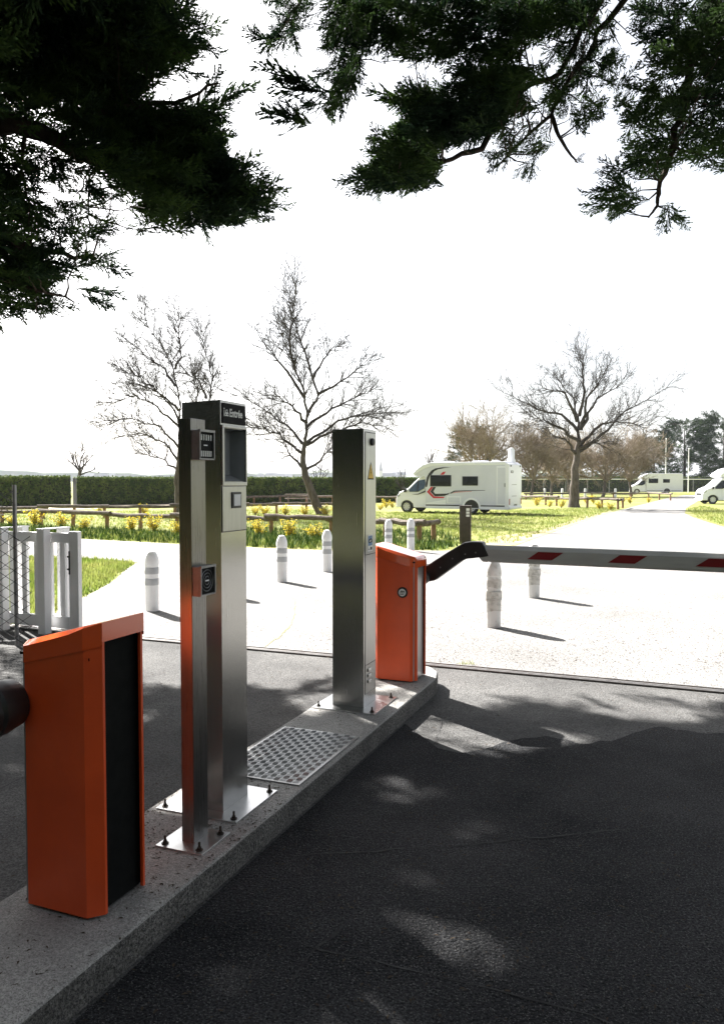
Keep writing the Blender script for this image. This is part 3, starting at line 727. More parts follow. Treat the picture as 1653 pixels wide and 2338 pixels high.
def cypress(label, trunk, limbs, polys, spikes, extra, name='cypress_tree'):
    """limbs: lists of world points with radii; polys: (pixel polygon, fronds, depth fn, direction, length)"""
    t = thing(name, label, 'tree', (0, 0, 0))
    mb = MB(); mb.tube(trunk[0], trunk[1], 12); mb.build('trunk', M['barkd'], t, smooth=True)
    mb = MB(); samples = []
    for pts, r0, r1 in limbs:
        P = [pts[0]]
        for i in range(len(pts) - 1): P += seg_pts(pts[i], pts[i+1], 4, 0, min(.03, .03 * (pts[i+1] - pts[i]).length))[1:]
        mb.tube(P, [r0 + (r1 - r0) * i / (len(P) - 1) for i in range(len(P))], 8)
        for i in range(len(P) - 1):
            for k in range(3): samples.append(P[i].lerp(P[i+1], k / 3))
    SA = np.array([tuple(s) for s in samples])
    items = []
    def conn(p, r=.008):
        d = np.linalg.norm(SA - np.array(tuple(p)), axis=1); i = int(np.argmin(d))
        if d[i] < 2.6: mb.tube(seg_pts(Vector(SA[i]), p, 5, .05 * d[i], .02 * d[i]), [r * 1.8, r * 1.5, r * 1.2, r, r * .8, r * .5], 4, False)
    for poly, n, dep, dirf, ln in polys:
        xs = [p[0] for p in poly]; ys = [p[1] for p in poly]; k = 0; tries = 0
        while k < n and tries < n * 30:
            tries += 1
            u, v = random.uniform(min(xs), max(xs)), random.uniform(min(ys), max(ys))
            if not inpoly(u, v, poly): continue
            y = dep(u, v) + random.gauss(0, .55); p = pd(u, v, y)
            d = Vector(dirf) + Vector((random.gauss(0, .34), random.gauss(0, .50), random.gauss(0, .32)))
            L = ln * random.uniform(.6, 1.25); d.normalize()
            b = p - d * L * .5
            if not allowed3(b, d, L):
                p = pd(u, v, y * .93); b = p - d * L * .5
                if not allowed3(b, d, L): continue
            items.append((tuple(b), tuple(d), L)); k += 1
            if k % 9 == 0: conn(b)
    for (u0, v0), (u1, v1), dy in spikes:
        y = dy; a = pd(u0, v0, y); b = pd(u1, v1, y + random.uniform(-.3, .3)); d = b - a
        items.append((tuple(a - d * .15), tuple(d), d.length * 1.15)); conn(a, .006)
        for q in range(2):
            a2 = a.lerp(b, random.uniform(-.2, .25)); d2 = d * .6 + Vector((random.gauss(0, .06), random.gauss(0, .12), random.gauss(0, .06)))
            items.append((tuple(a2), tuple(d2), d2.length))
    for c, rad, n, ln, test in extra:
        k = 0; tries = 0
        while k < n and tries < n * 12:
            tries += 1
            q = Vector((random.gauss(0, .5) * rad[0], random.gauss(0, .5) * rad[1], random.gauss(0, .5) * rad[2])); p = Vector(c) + q
            if p.z < 2.6: continue
            if test:
                u, v, f = proj(p)
                if f > .2 and -70 < u < 1720 and -70 < v < 2400: continue
                if not allowed(p): continue
            if proj(p)[2] > .2 and not (-700 < proj(p)[0] < 2400) and random.random() < .25: continue
            d = Vector((q.x, q.y, q.z * .3)) + Vector((random.gauss(0, 1), random.gauss(0, 1), random.gauss(0, .6)))
            d.normalize(); L = ln * random.uniform(.7, 1.3)
            if test and not allowed3(p, d, L): continue
            items.append((tuple(p), tuple(d), L)); k += 1
    mb.build('limbs', M['barkd'], t, smooth=True)
    place_fronds(items, 'crown', M['cypress'], t)
    return t

# left cypress: trunk outside the picture to the left
def depL(u, v): return 10.2 + (700 - v) / 700 * 1.6 + u / 650 * .8
TL = Vector((-7.6, 10.6, 0))
limbsL = [([Vector((-7.6, 10.6, 4.9)), pd(-40, 268, 10.4), pd(60, 292, 10.4), pd(130, 318, 10.5), pd(185, 355, 10.7), pd(260, 382, 11.0), pd(380, 400, 11.3), pd(540, 430, 11.6)], .17, .03),
          ([Vector((-7.6, 10.6, 3.6)), pd(-60, 470, 9.9), pd(40, 560, 9.9), pd(120, 575, 10.0), pd(220, 590, 10.2)], .09, .02),
          ([Vector((-7.6, 10.6, 6.5)), pd(-60, 60, 11.0), pd(120, 100, 11.3), pd(300, 110, 11.6), pd(440, 130, 11.8)], .14, .03),
          ([pd(130, 318, 10.5), pd(240, 250, 10.9), pd(400, 235, 11.3), pd(500, 190, 11.5)], .06, .015),
          ([pd(60, 292, 10.4), pd(50, 400, 10.2), pd(70, 490, 10.2)], .03, .01),
          ([pd(210, 370, 10.7), pd(205, 440, 10.6), pd(200, 500, 10.5)], .02, .006),
          ([Vector((-7.6, 10.6, 3.2)), pd(-60, 610, 9.6), pd(60, 655, 9.6), pd(170, 690, 9.7)], .05, .01)]
polysL = [([zA(*p) for p in ((-260,-220),(760,-220),(1000,20),(940,110),(1060,180),(920,260),(840,340),(690,370),(740,470),(900,500),(1050,510),(1150,500),(1090,590),(1140,640),(1150,740),(1220,850),(1370,940),(1400,1030),(1280,1080),(1100,1120),(1000,1120),(790,1140),(730,1040),(650,960),(520,850),(400,740),(250,640),(40,600),(-260,600))], 1500, depL, (.85, -.15, .05), .62),
          ([zA(*p) for p in ((-260,-220),(760,-220),(880,60),(820,300),(640,340),(620,470),(350,430),(200,450),(-260,470))], 420, depL, (.7, -.2, .0), .62),
          ([zA(*p) for p in ((560,560),(1050,520),(1120,700),(1230,900),(1300,1040),(1000,1080),(850,1060),(700,950),(560,800))], 330, depL, (.85, -.15, .05), .6),
          ([zA(*p) for p in ((-260,600),(40,650),(300,730),(460,860),(640,980),(560,990),(450,960),(250,880),(200,880),(150,1000),(-260,1080))], 270, depL, (.6, -.2, -.35), .45),
          ([zA(*p) for p in ((-260,1180),(200,1190),(400,1200),(510,1250),(570,1300),(560,1340),(420,1370),(300,1400),(200,1430),(-260,1440))], 230, depL, (.9, -.1, .0), .5),
          ([zA(*p) for p in ((-260,1430),(300,1430),(400,1480),(390,1560),(250,1600),(60,1580),(-260,1580))], 75, depL, (.8, -.1, -.15), .45),
          ([zA(*p) for p in ((-260,1000),(150,1000),(560,1000),(640,1150),(540,1210),(300,1190),(150,1150),(-260,1170))], 150, depL, (.5, -.1, -.3), .4)]
spikesL = [(zA(*a), zA(*b), 11.2) for a, b in (((1050,510),(1180,290)), ((1030,500),(985,395)), ((1150,490),(1370,370)), ((1230,850),(1390,735)), ((1230,850),(1425,825)), ((1370,950),(1530,930)), ((1390,1020),(1565,1010)), ((1300,1060),(1460,1090)),
           ((540,1340),(705,1390)), ((420,1460),(665,1510)), ((540,1290),(660,1245)), ((1040,165),(1195,205)), ((920,290),(1095,330)), ((960,110),(1195,40)), ((1070,1090),(1128,1235)), ((1150,700),(1215,650)), ((1350,930),(1450,840)), ((440,1480),(620,1565)), ((1000,60),(1120,100)), ((780,1110),(740,1180)), ((560,1300),(645,1330)))]
spikesL = [(a, b, depL(*a)) for a, b, _ in spikesL]
extraL = [((-7.4, 9.6, 8.2), (4.2, 4.0, 3.2), 2600, .75, True), ((-6.2, 7.0, 5.2), (3.0, 3.0, 1.9), 1100, .7, True), ((-4.6, 7.6, 8.6), (3.6, 3.2, 2.4), 1300, .75, True)]
cypress('large dark cypress with a heavy limb reaching in over the Entrée column side', ([TL, TL + Vector((.1, 0, 3)), TL + Vector((.0, .2, 6)), TL + Vector((.3, 0, 10)), TL + Vector((.2, 0, 12.5))], [.48, .40, .33, .2, .06]), limbsL, polysL, spikesL, extraL)

# right cypress: trunk outside the picture to the right
def depR(u, v): return 9.4 + (500 - v) / 500 * 1.0 + (u - 800) / 800 * -.8
TR = Vector((7.4, 8.6, 0))
base6 = Vector((7.2, 8.6, 7.2))
limbsR = [([base6, pd(1480, -80, 9.6), pd(1386, 50, 9.6), pd(1322, 147, 9.6), pd(1258, 263, 9.5), pd(1190, 325, 9.5), pd(1128, 384, 9.4)], .048, .010),
          ([base6, pd(1420, -120, 9.9), pd(1346, 50, 9.8), pd(1278, 167, 9.8), pd(1189, 207, 9.7), pd(1060, 260, 9.7), pd(900, 300, 9.7)], .05, .012),
          ([pd(1258, 263, 9.5), pd(1275, 310, 9.4), pd(1300, 350, 9.4), pd(1318, 372, 9.4)], .03, .008),
          ([Vector((7.3, 8.6, 6.0)), pd(1640, -40, 8.9), pd(1591, 90, 8.9), pd(1563, 231, 8.8), pd(1527, 364, 8.8), pd(1503, 432, 8.8), pd(1500, 470, 8.8), pd(1479, 497, 8.8)], .07, .010),
          ([base6, pd(1200, -160, 10.4), pd(980, -60, 10.5), pd(800, 40, 10.5), pd(785, 120, 10.4), pd(765, 215, 10.4)], .06, .015),
          ([pd(980, -60, 10.5), pd(690, -10, 10.5), pd(640, 70, 10.5), pd(595, 120, 10.5)], .04, .008),
          ([pd(1189, 207, 9.7), pd(1100, 340, 9.6), pd(1010, 370, 9.6), pd(870, 410, 9.6)], .05, .012)]
polysR = [([zB(*p) for p in ((740,-180),(1150,-180),(1120,150),(1040,380),(930,600),(880,720),(790,800),(690,730),(770,560),(820,400),(720,230))], 150, depR, (-.35, -.1, -.55), .42),
          ([zB(*p) for p in ((260,-180),(680,-180),(590,120),(480,230),(380,250),(290,260),(270,180))], 45, depR, (-.5, 0, -.4), .36),
          ([zB(*p) for p in ((1120,-180),(2900,-180),(2900,40),(2300,250),(2140,560),(1900,320),(1640,310),(1500,350),(1290,330),(1130,250))], 330, depR, (-.8, -.1, -.1), .5),
          ([zC(*p) for p in ((100,300),(230,330),(470,320),(560,340),(470,450),(490,530),(430,600),(330,660),(200,720),(60,760),(0,800),(-10,890),(-60,940),(-100,980),(-200,1010),(-260,980),(-350,1005),(-410,960),(-400,920),(-300,820),(-280,750),(-190,680),(-230,640),(-180,540),(-150,450),(-100,420),(0,440),(60,430),(110,400))], 520, depR, (-.85, -.1, -.05), .46),
          ([zC(*p) for p in ((560,300),(760,60),(1000,60),(1020,300),(1080,400),(1000,520),(880,600),(760,580),(660,560),(600,460))], 105, depR, (-.4, -.1, -.45), .36),
          ([zC(*p) for p in ((430,640),(640,620),(620,800),(540,850),(420,780),(380,860),(300,880),(250,840),(120,820),(200,740))], 40, depR, (-.5, -.1, -.4), .30),
          ([zC(*p) for p in ((1110,-60),(1800,-60),(1800,800),(1600,880),(1480,800),(1330,860),(1200,930),(1110,1090),(1000,1130),(930,1080),(1000,1030),(940,990),(990,920),(1080,860),(1120,780),(1150,690),(1040,630),(1080,560),(1190,480),(1190,400),(1300,330),(1170,270),(1220,170))], 380, lambda u, v: 8.9, (-.75, -.1, -.15), .42)]
spikesR = [(zB(*a), zB(*b)) for a, b in (((800,430),(540,565)), ((600,570),(125,440)), ((740,640),(255,590)), ((700,730),(480,780)), ((560,860),(200,735)), ((580,890),(170,780)), ((330,150),(180,330)), ((270,230),(60,130)), ((700,780),(800,865)), ((450,150),(515,345)),
            ((1400,740),(1045,645)), ((1440,650),(1310,550)), ((1330,1060),(1040,1020)), ((1260,1140),(1000,1090)), ((1080,1310),(780,1350)), ((1180,1060),(1070,890)), ((1130,1430),(1165,1535)), ((1100,1400),(1010,1370)), ((1500,360),(1380,440)), ((1150,1250),(1100,1190)), ((1300,1400),(1330,1495)))]
spikesR += [(zC(*a), zC(*b)) for a, b in (((1020,1010),(800,1010)), ((1000,1090),(795,1098)), ((1010,890),(905,825)), ((1180,170),(1105,50)), ((990,540),(1100,470)), ((760,590),(840,680)), ((860,600),(930,600)), ((500,850),(425,940)), ((540,850),(505,960)), ((780,830),(825,850)), ((350,860),(275,900)), ((1330,1120),(1425,1225)), ((1310,1090),(1305,1250)), ((1050,1130),(945,1165)), ((1020,400),(1105,405)))]
spikesR = [(a, b, depR(*a)) for a, b in spikesR]
extraR = [((5.6, 7.2, 9.0), (3.4, 3.6, 2.8), 1300, .75, True), ((.5, 5.0, 9.5), (4.0, 3.4, 1.8), 900, .75, True)]
cypress('large dark cypress whose drooping sprays hang over the boom and motorhome side', ([TR, TR + Vector((-.1, 0, 3)), TR + Vector((0, .1, 7)), TR + Vector((-.2, 0, 11.5))], [.45, .38, .30, .06]), limbsR, polysR, spikesR, extraR)

# ------------------------------------------------------------------ bare trees
RMIN = .0085
def grow(mb, p, d, L, r, lev, maxlev, nch, up, sides):
    n = 5 if lev == 0 else 4; pts = [p]; q = p.copy(); dd = d.normalized()
    for i in range(n):
        dd = (dd + Vector((random.gauss(0, .16), random.gauss(0, .16), random.gauss(0, .12) + up * .08))).normalized()
        q = q + dd * (L / n); pts.append(q.copy())
    r1 = r * (.42 if lev < maxlev else .3)
    mb.tube(pts, [r + (r1 - r) * i / n for i in range(n + 1)], sides if lev < 2 else 3, False)
    if lev >= maxlev: return
    for k in range(nch):
        f = random.uniform(.25, 1.0); i = min(n - 1, int(f * n)); b = pts[i].lerp(pts[i+1], f * n - i)
        t = (pts[i+1] - pts[i]).normalized()
        ax = t.cross(Vector((random.gauss(0, 1), random.gauss(0, 1), random.gauss(0, 1)))).normalized()
        c = (Matrix.Rotation(R(random.uniform(25, 60)), 3, ax) @ t) + Vector((0, 0, up * .25))
        grow(mb, b, c, L * random.uniform(.42, .68), max(RMIN, r1 * random.uniform(.7, 1.0)), lev + 1, maxlev, nch, up, sides)

def hero_tree(name, label, zfun, depth, trunk, limbs, r_base, group, twl=1.0, rt=.013):
    base = pd(*zfun(*trunk[0]), depth); base.z = 0
    t = thing(name, label, 'tree', base, 0, group)
    def W(p, y): return pd(*zfun(*p), y) - base
    P = [W(p, depth) for p in trunk]; P[0].z = -.1
    Q = [P[0]]
    for i in range(len(P) - 1): Q += seg_pts(P[i], P[i+1], 3, 0, .03)[1:]
    n = len(Q); rr = [r_base * (1.25 if i == 0 else 1.0 - .62 * i / (n - 1)) for i in range(n)]
    MB().tube(Q, rr, 10).build('trunk', M['bark'], t, smooth=True)
    mb = MB()
    for limb in limbs:
        dy = random.uniform(-2.2, 2.2); m_ = len(limb)
        P = [W(p, depth + dy * (i / (m_ - 1)) ** .8) for i, p in enumerate(limb)]
        Q = [P[0]]
        for i in range(m_ - 1): Q += seg_pts(P[i], P[i+1], 4, 0, .05)[1:]
        n = len(Q); r0 = r_base * .36; r1 = rt
        mb.tube(Q, [r0 + (r1 - r0) * (i / (n - 1)) ** .75 for i in range(n)], 6, False)
        for i in range(2, n):
            for k in range(4 if i > n // 3 else 1):
                tdir = (Q[i] - Q[i-1]).normalized(); ax = tdir.cross(Vector((random.gauss(0, 1), random.gauss(0, 1), random.gauss(0, 1)))).normalized()
                c = (Matrix.Rotation(R(random.uniform(22, 58)), 3, ax) @ tdir) + Vector((0, 0, .18))
                grow(mb, Q[i].copy(), c, twl * random.uniform(.55, 1.25), max(rt, .026 - .012 * i / n), 1, 3, 4, .5, 4)
    mb.build('crown', M['twigd'], t)
    return t
def zD(x, y): return 200 + x * .4683, 600 + y * .4683
def zE(x, y): return 1000 + x * .4024, 850 + y * .4024
hero_tree('bare_tree', 'spreading leafless tree rising behind the Entrée column', zD, 41.0, [(447,1215),(440,1130),(436,1050),(446,960),(452,860)],
          [[(446,960),(452,800),(455,700),(420,520),(370,420),(290,300),(268,230)], [(430,600),(380,520),(280,450),(180,360)], [(445,720),(370,650),(260,560),(180,530)], [(450,800),(340,700),(240,650),(120,680)],
           [(445,900),(360,800),(220,760),(90,770)], [(440,960),(380,880),(290,840),(160,850)], [(438,1010),(380,960),(280,935)], [(430,520),(455,440),(445,350),(435,230)], [(452,900),(560,760),(600,660),(615,560),(570,420),(560,340)],
           [(580,660),(540,570),(490,540)], [(452,860),(520,740),(540,640),(520,560)], [(445,780),(400,690),(330,620),(230,590)]], .20, 'leafless trees on the grass', 1.25)
hero_tree('bare_tree', 'leaning leafless tree with a sloping trunk between the two steel columns', zD, 39.0, [(1145,1228),(1105,1150),(1062,1040),(1050,950),(1060,880)],
          [[(1060,900),(1070,750),(1060,650),(1010,520),(970,430),(930,300)], [(1010,520),(990,420),(1000,250),(1010,60)], [(1070,750),(1125,640),(1060,430),(1020,320),(985,160)], [(1125,640),(1230,580),(1360,480)], [(1100,560),(1150,470),(1215,410)],
           [(1070,800),(1190,710),(1300,660),(1380,620)], [(1065,880),(1220,770),(1350,745),(1480,730)], [(1060,890),(980,800),(900,740),(740,650)], [(1050,930),(950,860),(870,810),(790,800)], [(1052,1000),(990,940),(960,860)],
           [(1060,660),(930,480),(860,390)], [(1062,890),(1200,820),(1330,780),(1450,800)], [(1062,1010),(1150,940),(1210,900)], [(1070,780),(1000,700),(920,650)]], .25, 'leafless trees on the grass', 1.25)
hero_tree('bare_tree', 'broad leafless tree standing by the log fence behind the motorhome', zE, 50.0, [(770,768),(772,680),(776,600),(788,450),(800,380)],
          [[(800,420),(792,250),(770,150),(660,20)], [(790,330),(700,240),(560,210),(370,115)], [(798,400),(720,330),(600,270),(540,260)], [(810,330),(840,150),(900,80),(960,-30)], [(812,310),(900,150),(1040,70)], [(800,450),(960,330),(1060,220),(1290,90)],
           [(805,420),(920,300),(1000,280),(1190,300)], [(800,250),(830,100),(822,-20),(805,-95)], [(790,280),(720,120),(590,90)], [(785,470),(740,400),(640,350)], [(795,430),(860,400),(930,400)]], .36, 'leafless trees on the grass', 1.45, .015)

def bush_tree(name, label, u, v, top, wpx, m, group, dens=1.0, trunk_frac=.25, rmin=.0085, lev=3, nch=5, seed=None):
    global RMIN
    RMIN = rmin
    if seed is not None: random.seed(seed)
    b = px(u, v); y = b.y; hgt = (v - top) * y / F; rad = wpx * y / F * .5
    t = thing(name, label, 'tree', b, random.uniform(0, 6), group)
    r0 = max(.05, .022 * hgt)
    tf = trunk_frac * hgt
    P = seg_pts(Vector((0, 0, -.1)), Vector((random.gauss(0, .03) * hgt, random.gauss(0, .03) * hgt, tf)), 4, 0, .02 * hgt * .3)
    MB().tube(P, [r0 * 1.3, r0, r0 * .9, r0 * .85, r0 * .8], 8).build('trunk', M['bark'], t, smooth=True)
    mb = MB(); nl = int(8 * dens)
    for k in range(nl):
        az = 2 * math.pi * (k + random.random() * .7) / nl; el = random.uniform(.35, 1.35)
        d = Vector((math.cos(az) * math.cos(el) * rad * 1.3, math.sin(az) * math.cos(el) * rad * 1.3, math.sin(el) * (hgt - tf)))
        grow(mb, P[-1].copy() - Vector((0, 0, random.uniform(0, .25) * tf)), d, d.length * random.uniform(.62, .82), r0 * .55, 0, lev, nch, .35, 5)
    for i, q in enumerate(mb.v): pass
    mb.build('crown', m, t)
    return t
bush_tree('bare_tree', 'small leafless tree poking up over the clipped hedge on its own', 186, 1150, 985, 95, M['twigd'], 'leafless trees on the grass', .9, .50, .02, lev=2, nch=4, seed=3)
bush_tree('bare_tree', 'thin young leafless tree beside the motorhome bonnet', 921, 1150, 1045, 42, M['twigd'], 'leafless trees on the grass', .6, .3, lev=2, nch=3, seed=5)
bush_tree('bare_tree', 'thin tall leafless sapling behind the motorhome cab roof', 985, 1146, 975, 46, M['twigd'], 'leafless trees on the grass', .6, .4, lev=2, nch=3, seed=6)
bush_tree('bare_tree', 'slender leafless tree growing just behind the leaning tree', 726, 1146, 1020, 70, M['twigd'], 'leafless trees on the grass', .7, .4, lev=2, nch=4, seed=8)
bush_tree('bare_tree', 'pale twiggy tree behind the motorhome roof, with long upright shoots', 1095, 1136, 925, 190, M['twig'], 'twiggy trees in the background', 2.2, .2, .016, lev=3, nch=6, seed=10)
for i, (u, v, tp, wd, lab, sd) in enumerate(((1212, 1136, 968, 130, 'brown twiggy tree just off the motorhome back wall', 21), (1258, 1133, 985, 120, 'brown twiggy tree between motorhome and broad leafless tree', 22), (1300, 1128, 975, 150, 'brown twiggy tree directly behind the broad leafless tree', 25),
        (1375, 1134, 972, 170, 'wide brown twiggy tree with short trunk behind the log fence corner', 23), (1440, 1133, 985, 130, 'brown twiggy tree beside the white flagpoles, near the distant motorhome', 24))):
    bush_tree('bare_tree', lab, u, v, tp, wd, M['twig'], 'twiggy trees in the background', 2.2, .28, .018, lev=3, nch=6, seed=sd)
random.seed(77)

def evergreen(label, u, v, top, wpx, n, name='evergreen_tree'):
    b = px(u, v); y = b.y; hgt = (v - top) * y / F; rad = wpx * y / F * .5
    t = thing(name, label, 'tree', b, 0, 'evergreens at the edge of the site')
    MB().tube([(0, 0, -.1), (.1, 0, hgt * .4), (0, .1, hgt * .9)], [.025 * hgt, .018 * hgt, .004 * hgt], 8).build('trunk', M['barkd'], t, smooth=True)
    items = []
    for k in range(n):
        f = random.random() ** .8; z = hgt * (.10 + .88 * f); rr = rad * (1.0 - .75 * f ** 1.6) * math.sqrt(random.uniform(.15, 1)); az = random.uniform(0, 2 * math.pi)
        p = Vector((rr * math.cos(az), rr * math.sin(az), z)); d = Vector((math.cos(az), math.sin(az), random.uniform(-.1, .7)))
        items.append((tuple(p), tuple(d), hgt * random.uniform(.12, .22)))
    place_fronds(items, 'crown', M['evergreen'], t)
for a in ((1560, 1121, 962, 170, 420, 'tall dark evergreen behind the distant motorhome'), (1490, 1121, 1000, 110, 260, 'dark evergreen between the white flagpole and twiggy trees'), (1650, 1121, 950, 170, 380, 'tall dark evergreen beyond the drive end'),
          (1075, 1132, 975, 120, 260, 'dark green evergreen half hidden behind the motorhome roof'), (1425, 1121, 1030, 120, 240, 'low dark evergreen behind the twiggy trees'), (1350, 1121, 1035, 120, 220, 'low dark evergreen behind the broad leafless tree'), (1265, 1121, 1040, 110, 200, 'low dark evergreen behind the motorhome back wall')):
    evergreen(a[5], *a[:5])

# ------------------------------------------------------------------ hedges
def hedge(label, pts, hgt, depth_m, nleaf):
    t = thing('hedge', label, 'hedge', pts[0]); P = [p - pts[0] for p in pts]
    mb = MB(); nleaf = int(nleaf)
    seg = [(P[i], P[i+1]) for i in range(len(P) - 1)]; tot = sum((b - a).length for a, b in seg)
    n = max(4, int(tot / 1.2)); rows = []
    for i in range(n + 1):
        s = tot * i / n
        for a, b in seg:
            l = (b - a).length
            if s <= l + 1e-6: q = a.lerp(b, s / l); td = (b - a).normalized(); break
            s -= l
        nn = Vector((-td.y, td.x, 0)); hj = hgt * random.uniform(.95, 1.0); dj = random.uniform(-.06, .06)
        rows.append([q - nn * (.02 + dj), q - nn * (.0 + dj) + Vector((0, 0, hj * .93)), q + nn * .12 + Vector((0, 0, hj)), q + nn * (depth_m - .1) + Vector((0, 0, hj)), q + nn * depth_m + Vector((0, 0, hj * .9)), q + nn * depth_m])
    for r in rows: mb.v += [tuple(x) for x in r]
    m_ = 6
    for i in range(n):
        for k in range(m_ - 1): mb.f.append((i*m_ + k, (i+1)*m_ + k, (i+1)*m_ + k + 1, i*m_ + k + 1))
    mb.f.append(tuple(range(m_))); mb.f.append(tuple(n*m_ + k for k in range(m_))[::-1])
    mb.build('branch_core', M['hedgecore'], t)
    V = np.zeros((nleaf, 4, 3)); 
    for i in range(nleaf):
        s = random.uniform(0, tot)
        for a, b in seg:
            l = (b - a).length
            if s <= l: q = a.lerp(b, s / l); td = (b - a).normalized(); break
            s -= l
        nn = Vector((-td.y, td.x, 0))
        if random.random() < .68: p = q - nn * random.uniform(-.02, .10) + Vector((0, 0, random.uniform(.03, 1) * hgt)); nr = -nn
        else: p = q + nn * random.uniform(0, depth_m) + Vector((0, 0, hgt * random.uniform(.96, 1.0) + abs(random.gauss(0, .05)))); nr = Vector((0, 0, 1))
        nr = (nr + Vector((random.gauss(0, .7), random.gauss(0, .7), random.gauss(0, .7)))).normalized()
        ax = nr.cross(Vector((random.gauss(0, 1), random.gauss(0, 1), random.gauss(0, 1)))).normalized(); bx = nr.cross(ax); s_ = random.uniform(.05, .11)
        for k, (ca, cb) in enumerate(((-1, 0), (0, -.6), (1, 0), (0, .6))): V[i, k] = p + ax * ca * s_ + bx * cb * s_
    npmesh('leaves', V.reshape(-1, 3), np.arange(nleaf * 4).reshape(-1, 4), M['hedgeleaf'], t)
hedge('clipped dark green hedge running behind the sliding gate, left of the hedge gap', [px(-260,1157), px(0,1156), px(163,1154)], 1.98, 1.2, 9000)
hedge('long clipped dark green hedge running behind the leafless trees to the motorhome', [px(177,1154), px(420,1150), px(700,1148), px(960,1146), px(1010,1145)], 1.92, 1.2, 22000)
hedge('tall dark hedge closing the site behind the twiggy trees', [px(1160,1124), px(1420,1123), px(1800,1122)], 2.3, 1.5, 9000)

# ------------------------------------------------------------------ log fences
def log_fence(label, gpts, hgt=.46, r=.078, group='low log fences'):
    P = [px(*g) for g in gpts]; t = thing('log_fence', label, 'fence', P[0], 0, group)
    for i in range(len(P) - 1):
        a, b = P[i] - P[0], P[i+1] - P[0]; d = (b - a).normalized(); zo = .05 * (i % 2)
        A = a - d * .22 + Vector((0, 0, hgt + r + zo - .02)); B = b + d * .22 + Vector((0, 0, hgt + r + zo - .02 + random.uniform(-.03, .03)))
        if i % 2: A.y -= r * 1.2; B.y -= r * 1.2
        pts = seg_pts(A, B, 6, .02, .014); rr = [r * random.uniform(.82, 1.12) for _ in pts]
        MB().tube(pts, rr, 9).build('rail', M['log'], t, smooth=True)
        nmid = max(0, int((b - a).length / 2.6))
        for k in range(0 if i == 0 else 1, nmid + 2):
            q = a.lerp(b, k / (nmid + 1))
            MB().tube([q + Vector((0, 0, -.1)), q + Vector((random.uniform(-.02, .02), 0, hgt + .02))], [r * .95, r * .9], 8).build('post', M['logpost'], t, smooth=True)
    return t
log_fence('weathered low log fence along the road edge, ending at the white bollards', [(-160,1194),(95,1200),(245,1206),(405,1213),(480,1215),(620,1219),(757,1224),(880,1232),(956,1239),(990,1236)])
log_fence('low log fence behind the road fence, passing the leaning tree', [(-160,1187),(100,1184),(240,1183),(400,1180),(560,1177),(632,1175),(700,1174),(790,1172)])
log_fence('low log fence in front of the hedge, at the motorhome bonnet', [(520,1150),(640,1149),(760,1150),(850,1152),(905,1153)])
log_fence('low log fence ending at the drive, around the broad leafless tree', [(1188,1150),(1222,1152),(1270,1155),(1340,1159),(1410,1163),(1421,1160)], .5)
log_fence('farthest low log fence, in front of the distant motorhome', [(1200,1141),(1300,1140),(1400,1140),(1480,1140),(1530,1143)], .5)

# ------------------------------------------------------------------ flowering shrubs
def shrub_proto():
    t = thing('flowering_shrub', 'x', 'shrub'); mb = MB(); V = []; G = []
    for k in range(16):
        az = random.uniform(0, 6.28); sp = random.uniform(.05, .30); h = random.uniform(.32, .62)
        p = [Vector((0, 0, 0)), Vector((math.cos(az) * sp * .4, math.sin(az) * sp * .4, h * .5)), Vector((math.cos(az) * sp, math.sin(az) * sp, h))]
        mb.tube(p, [.008, .006, .003], 3, False)
        for j in range(46):
            f = random.uniform(.25, 1); q = p[1].lerp(p[2], (f - .5) * 2) if f > .5 else p[0].lerp(p[1], f * 2)
            q = q + Vector((random.gauss(0, .035), random.gauss(0, .035), random.gauss(0, .03))); n = Vector((random.gauss(0, 1), random.gauss(0, 1), random.gauss(0, 1))).normalized()
            a = n.cross(Vector((0.3, .5, .8))).normalized(); b = n.cross(a); s = random.uniform(.012, .026)
            (V if random.random() < .74 else G).extend([q - a * s, q - b * s * .7, q + a * s, q + b * s * .7])
    mb.build('stems', M['log'], t)
    npmesh('blossom', [tuple(v) for v in V], np.arange(len(V)).reshape(-1, 4), M['flower'], t); npmesh('leaves', [tuple(v) for v in G], np.arange(len(G)).reshape(-1, 4), M['leafy'], t)
    return t
protos = [shrub_proto() for _ in range(3)]; used = [False] * 3
def shrub(u, v, label, s=1.0):
    k = random.randrange(3); o = protos[k] if not used[k] else copy_tree(protos[k]); used[k] = True
    o.location = px(u, v); o.rotation_euler = (0, 0, random.uniform(0, 6)); sc = s * random.uniform(.85, 1.2); o.scale = (sc * 1.15, sc * 1.15, sc * random.uniform(.65, .9))
    tag(o, label, 'shrub', label.split(',')[0])
L1 = 'small yellow flowering shrub, growing under the log fence along the road'
L2 = 'small yellow blossoming shrub, along the second log fence by the leaning tree'
L3 = 'little yellow shrub, in the grass beside the broad leafless tree'
for u, v in ((30,1203),(83,1203),(141,1206),(193,1211),(301,1214),(353,1216),(408,1221),(594,1226),(662,1229),(716,1231),(455,1222)): shrub(u, v, L1, 1.15)
for u, v in ((584,1178),(604,1178),(652,1177),(696,1177),(744,1178),(770,1176),(882,1160),(896,1160),(868,1165),(330,1176),(225,1176)): shrub(u, v, L2, 1.15)
for u, v in ((1225,1156),(1254,1158),(1281,1160),(1368,1163),(1394,1165),(1338,1150),(1354,1150),(1438,1150),(1480,1148),(1230,1146),(1420,1150)): shrub(u, v, L3, 1.1)

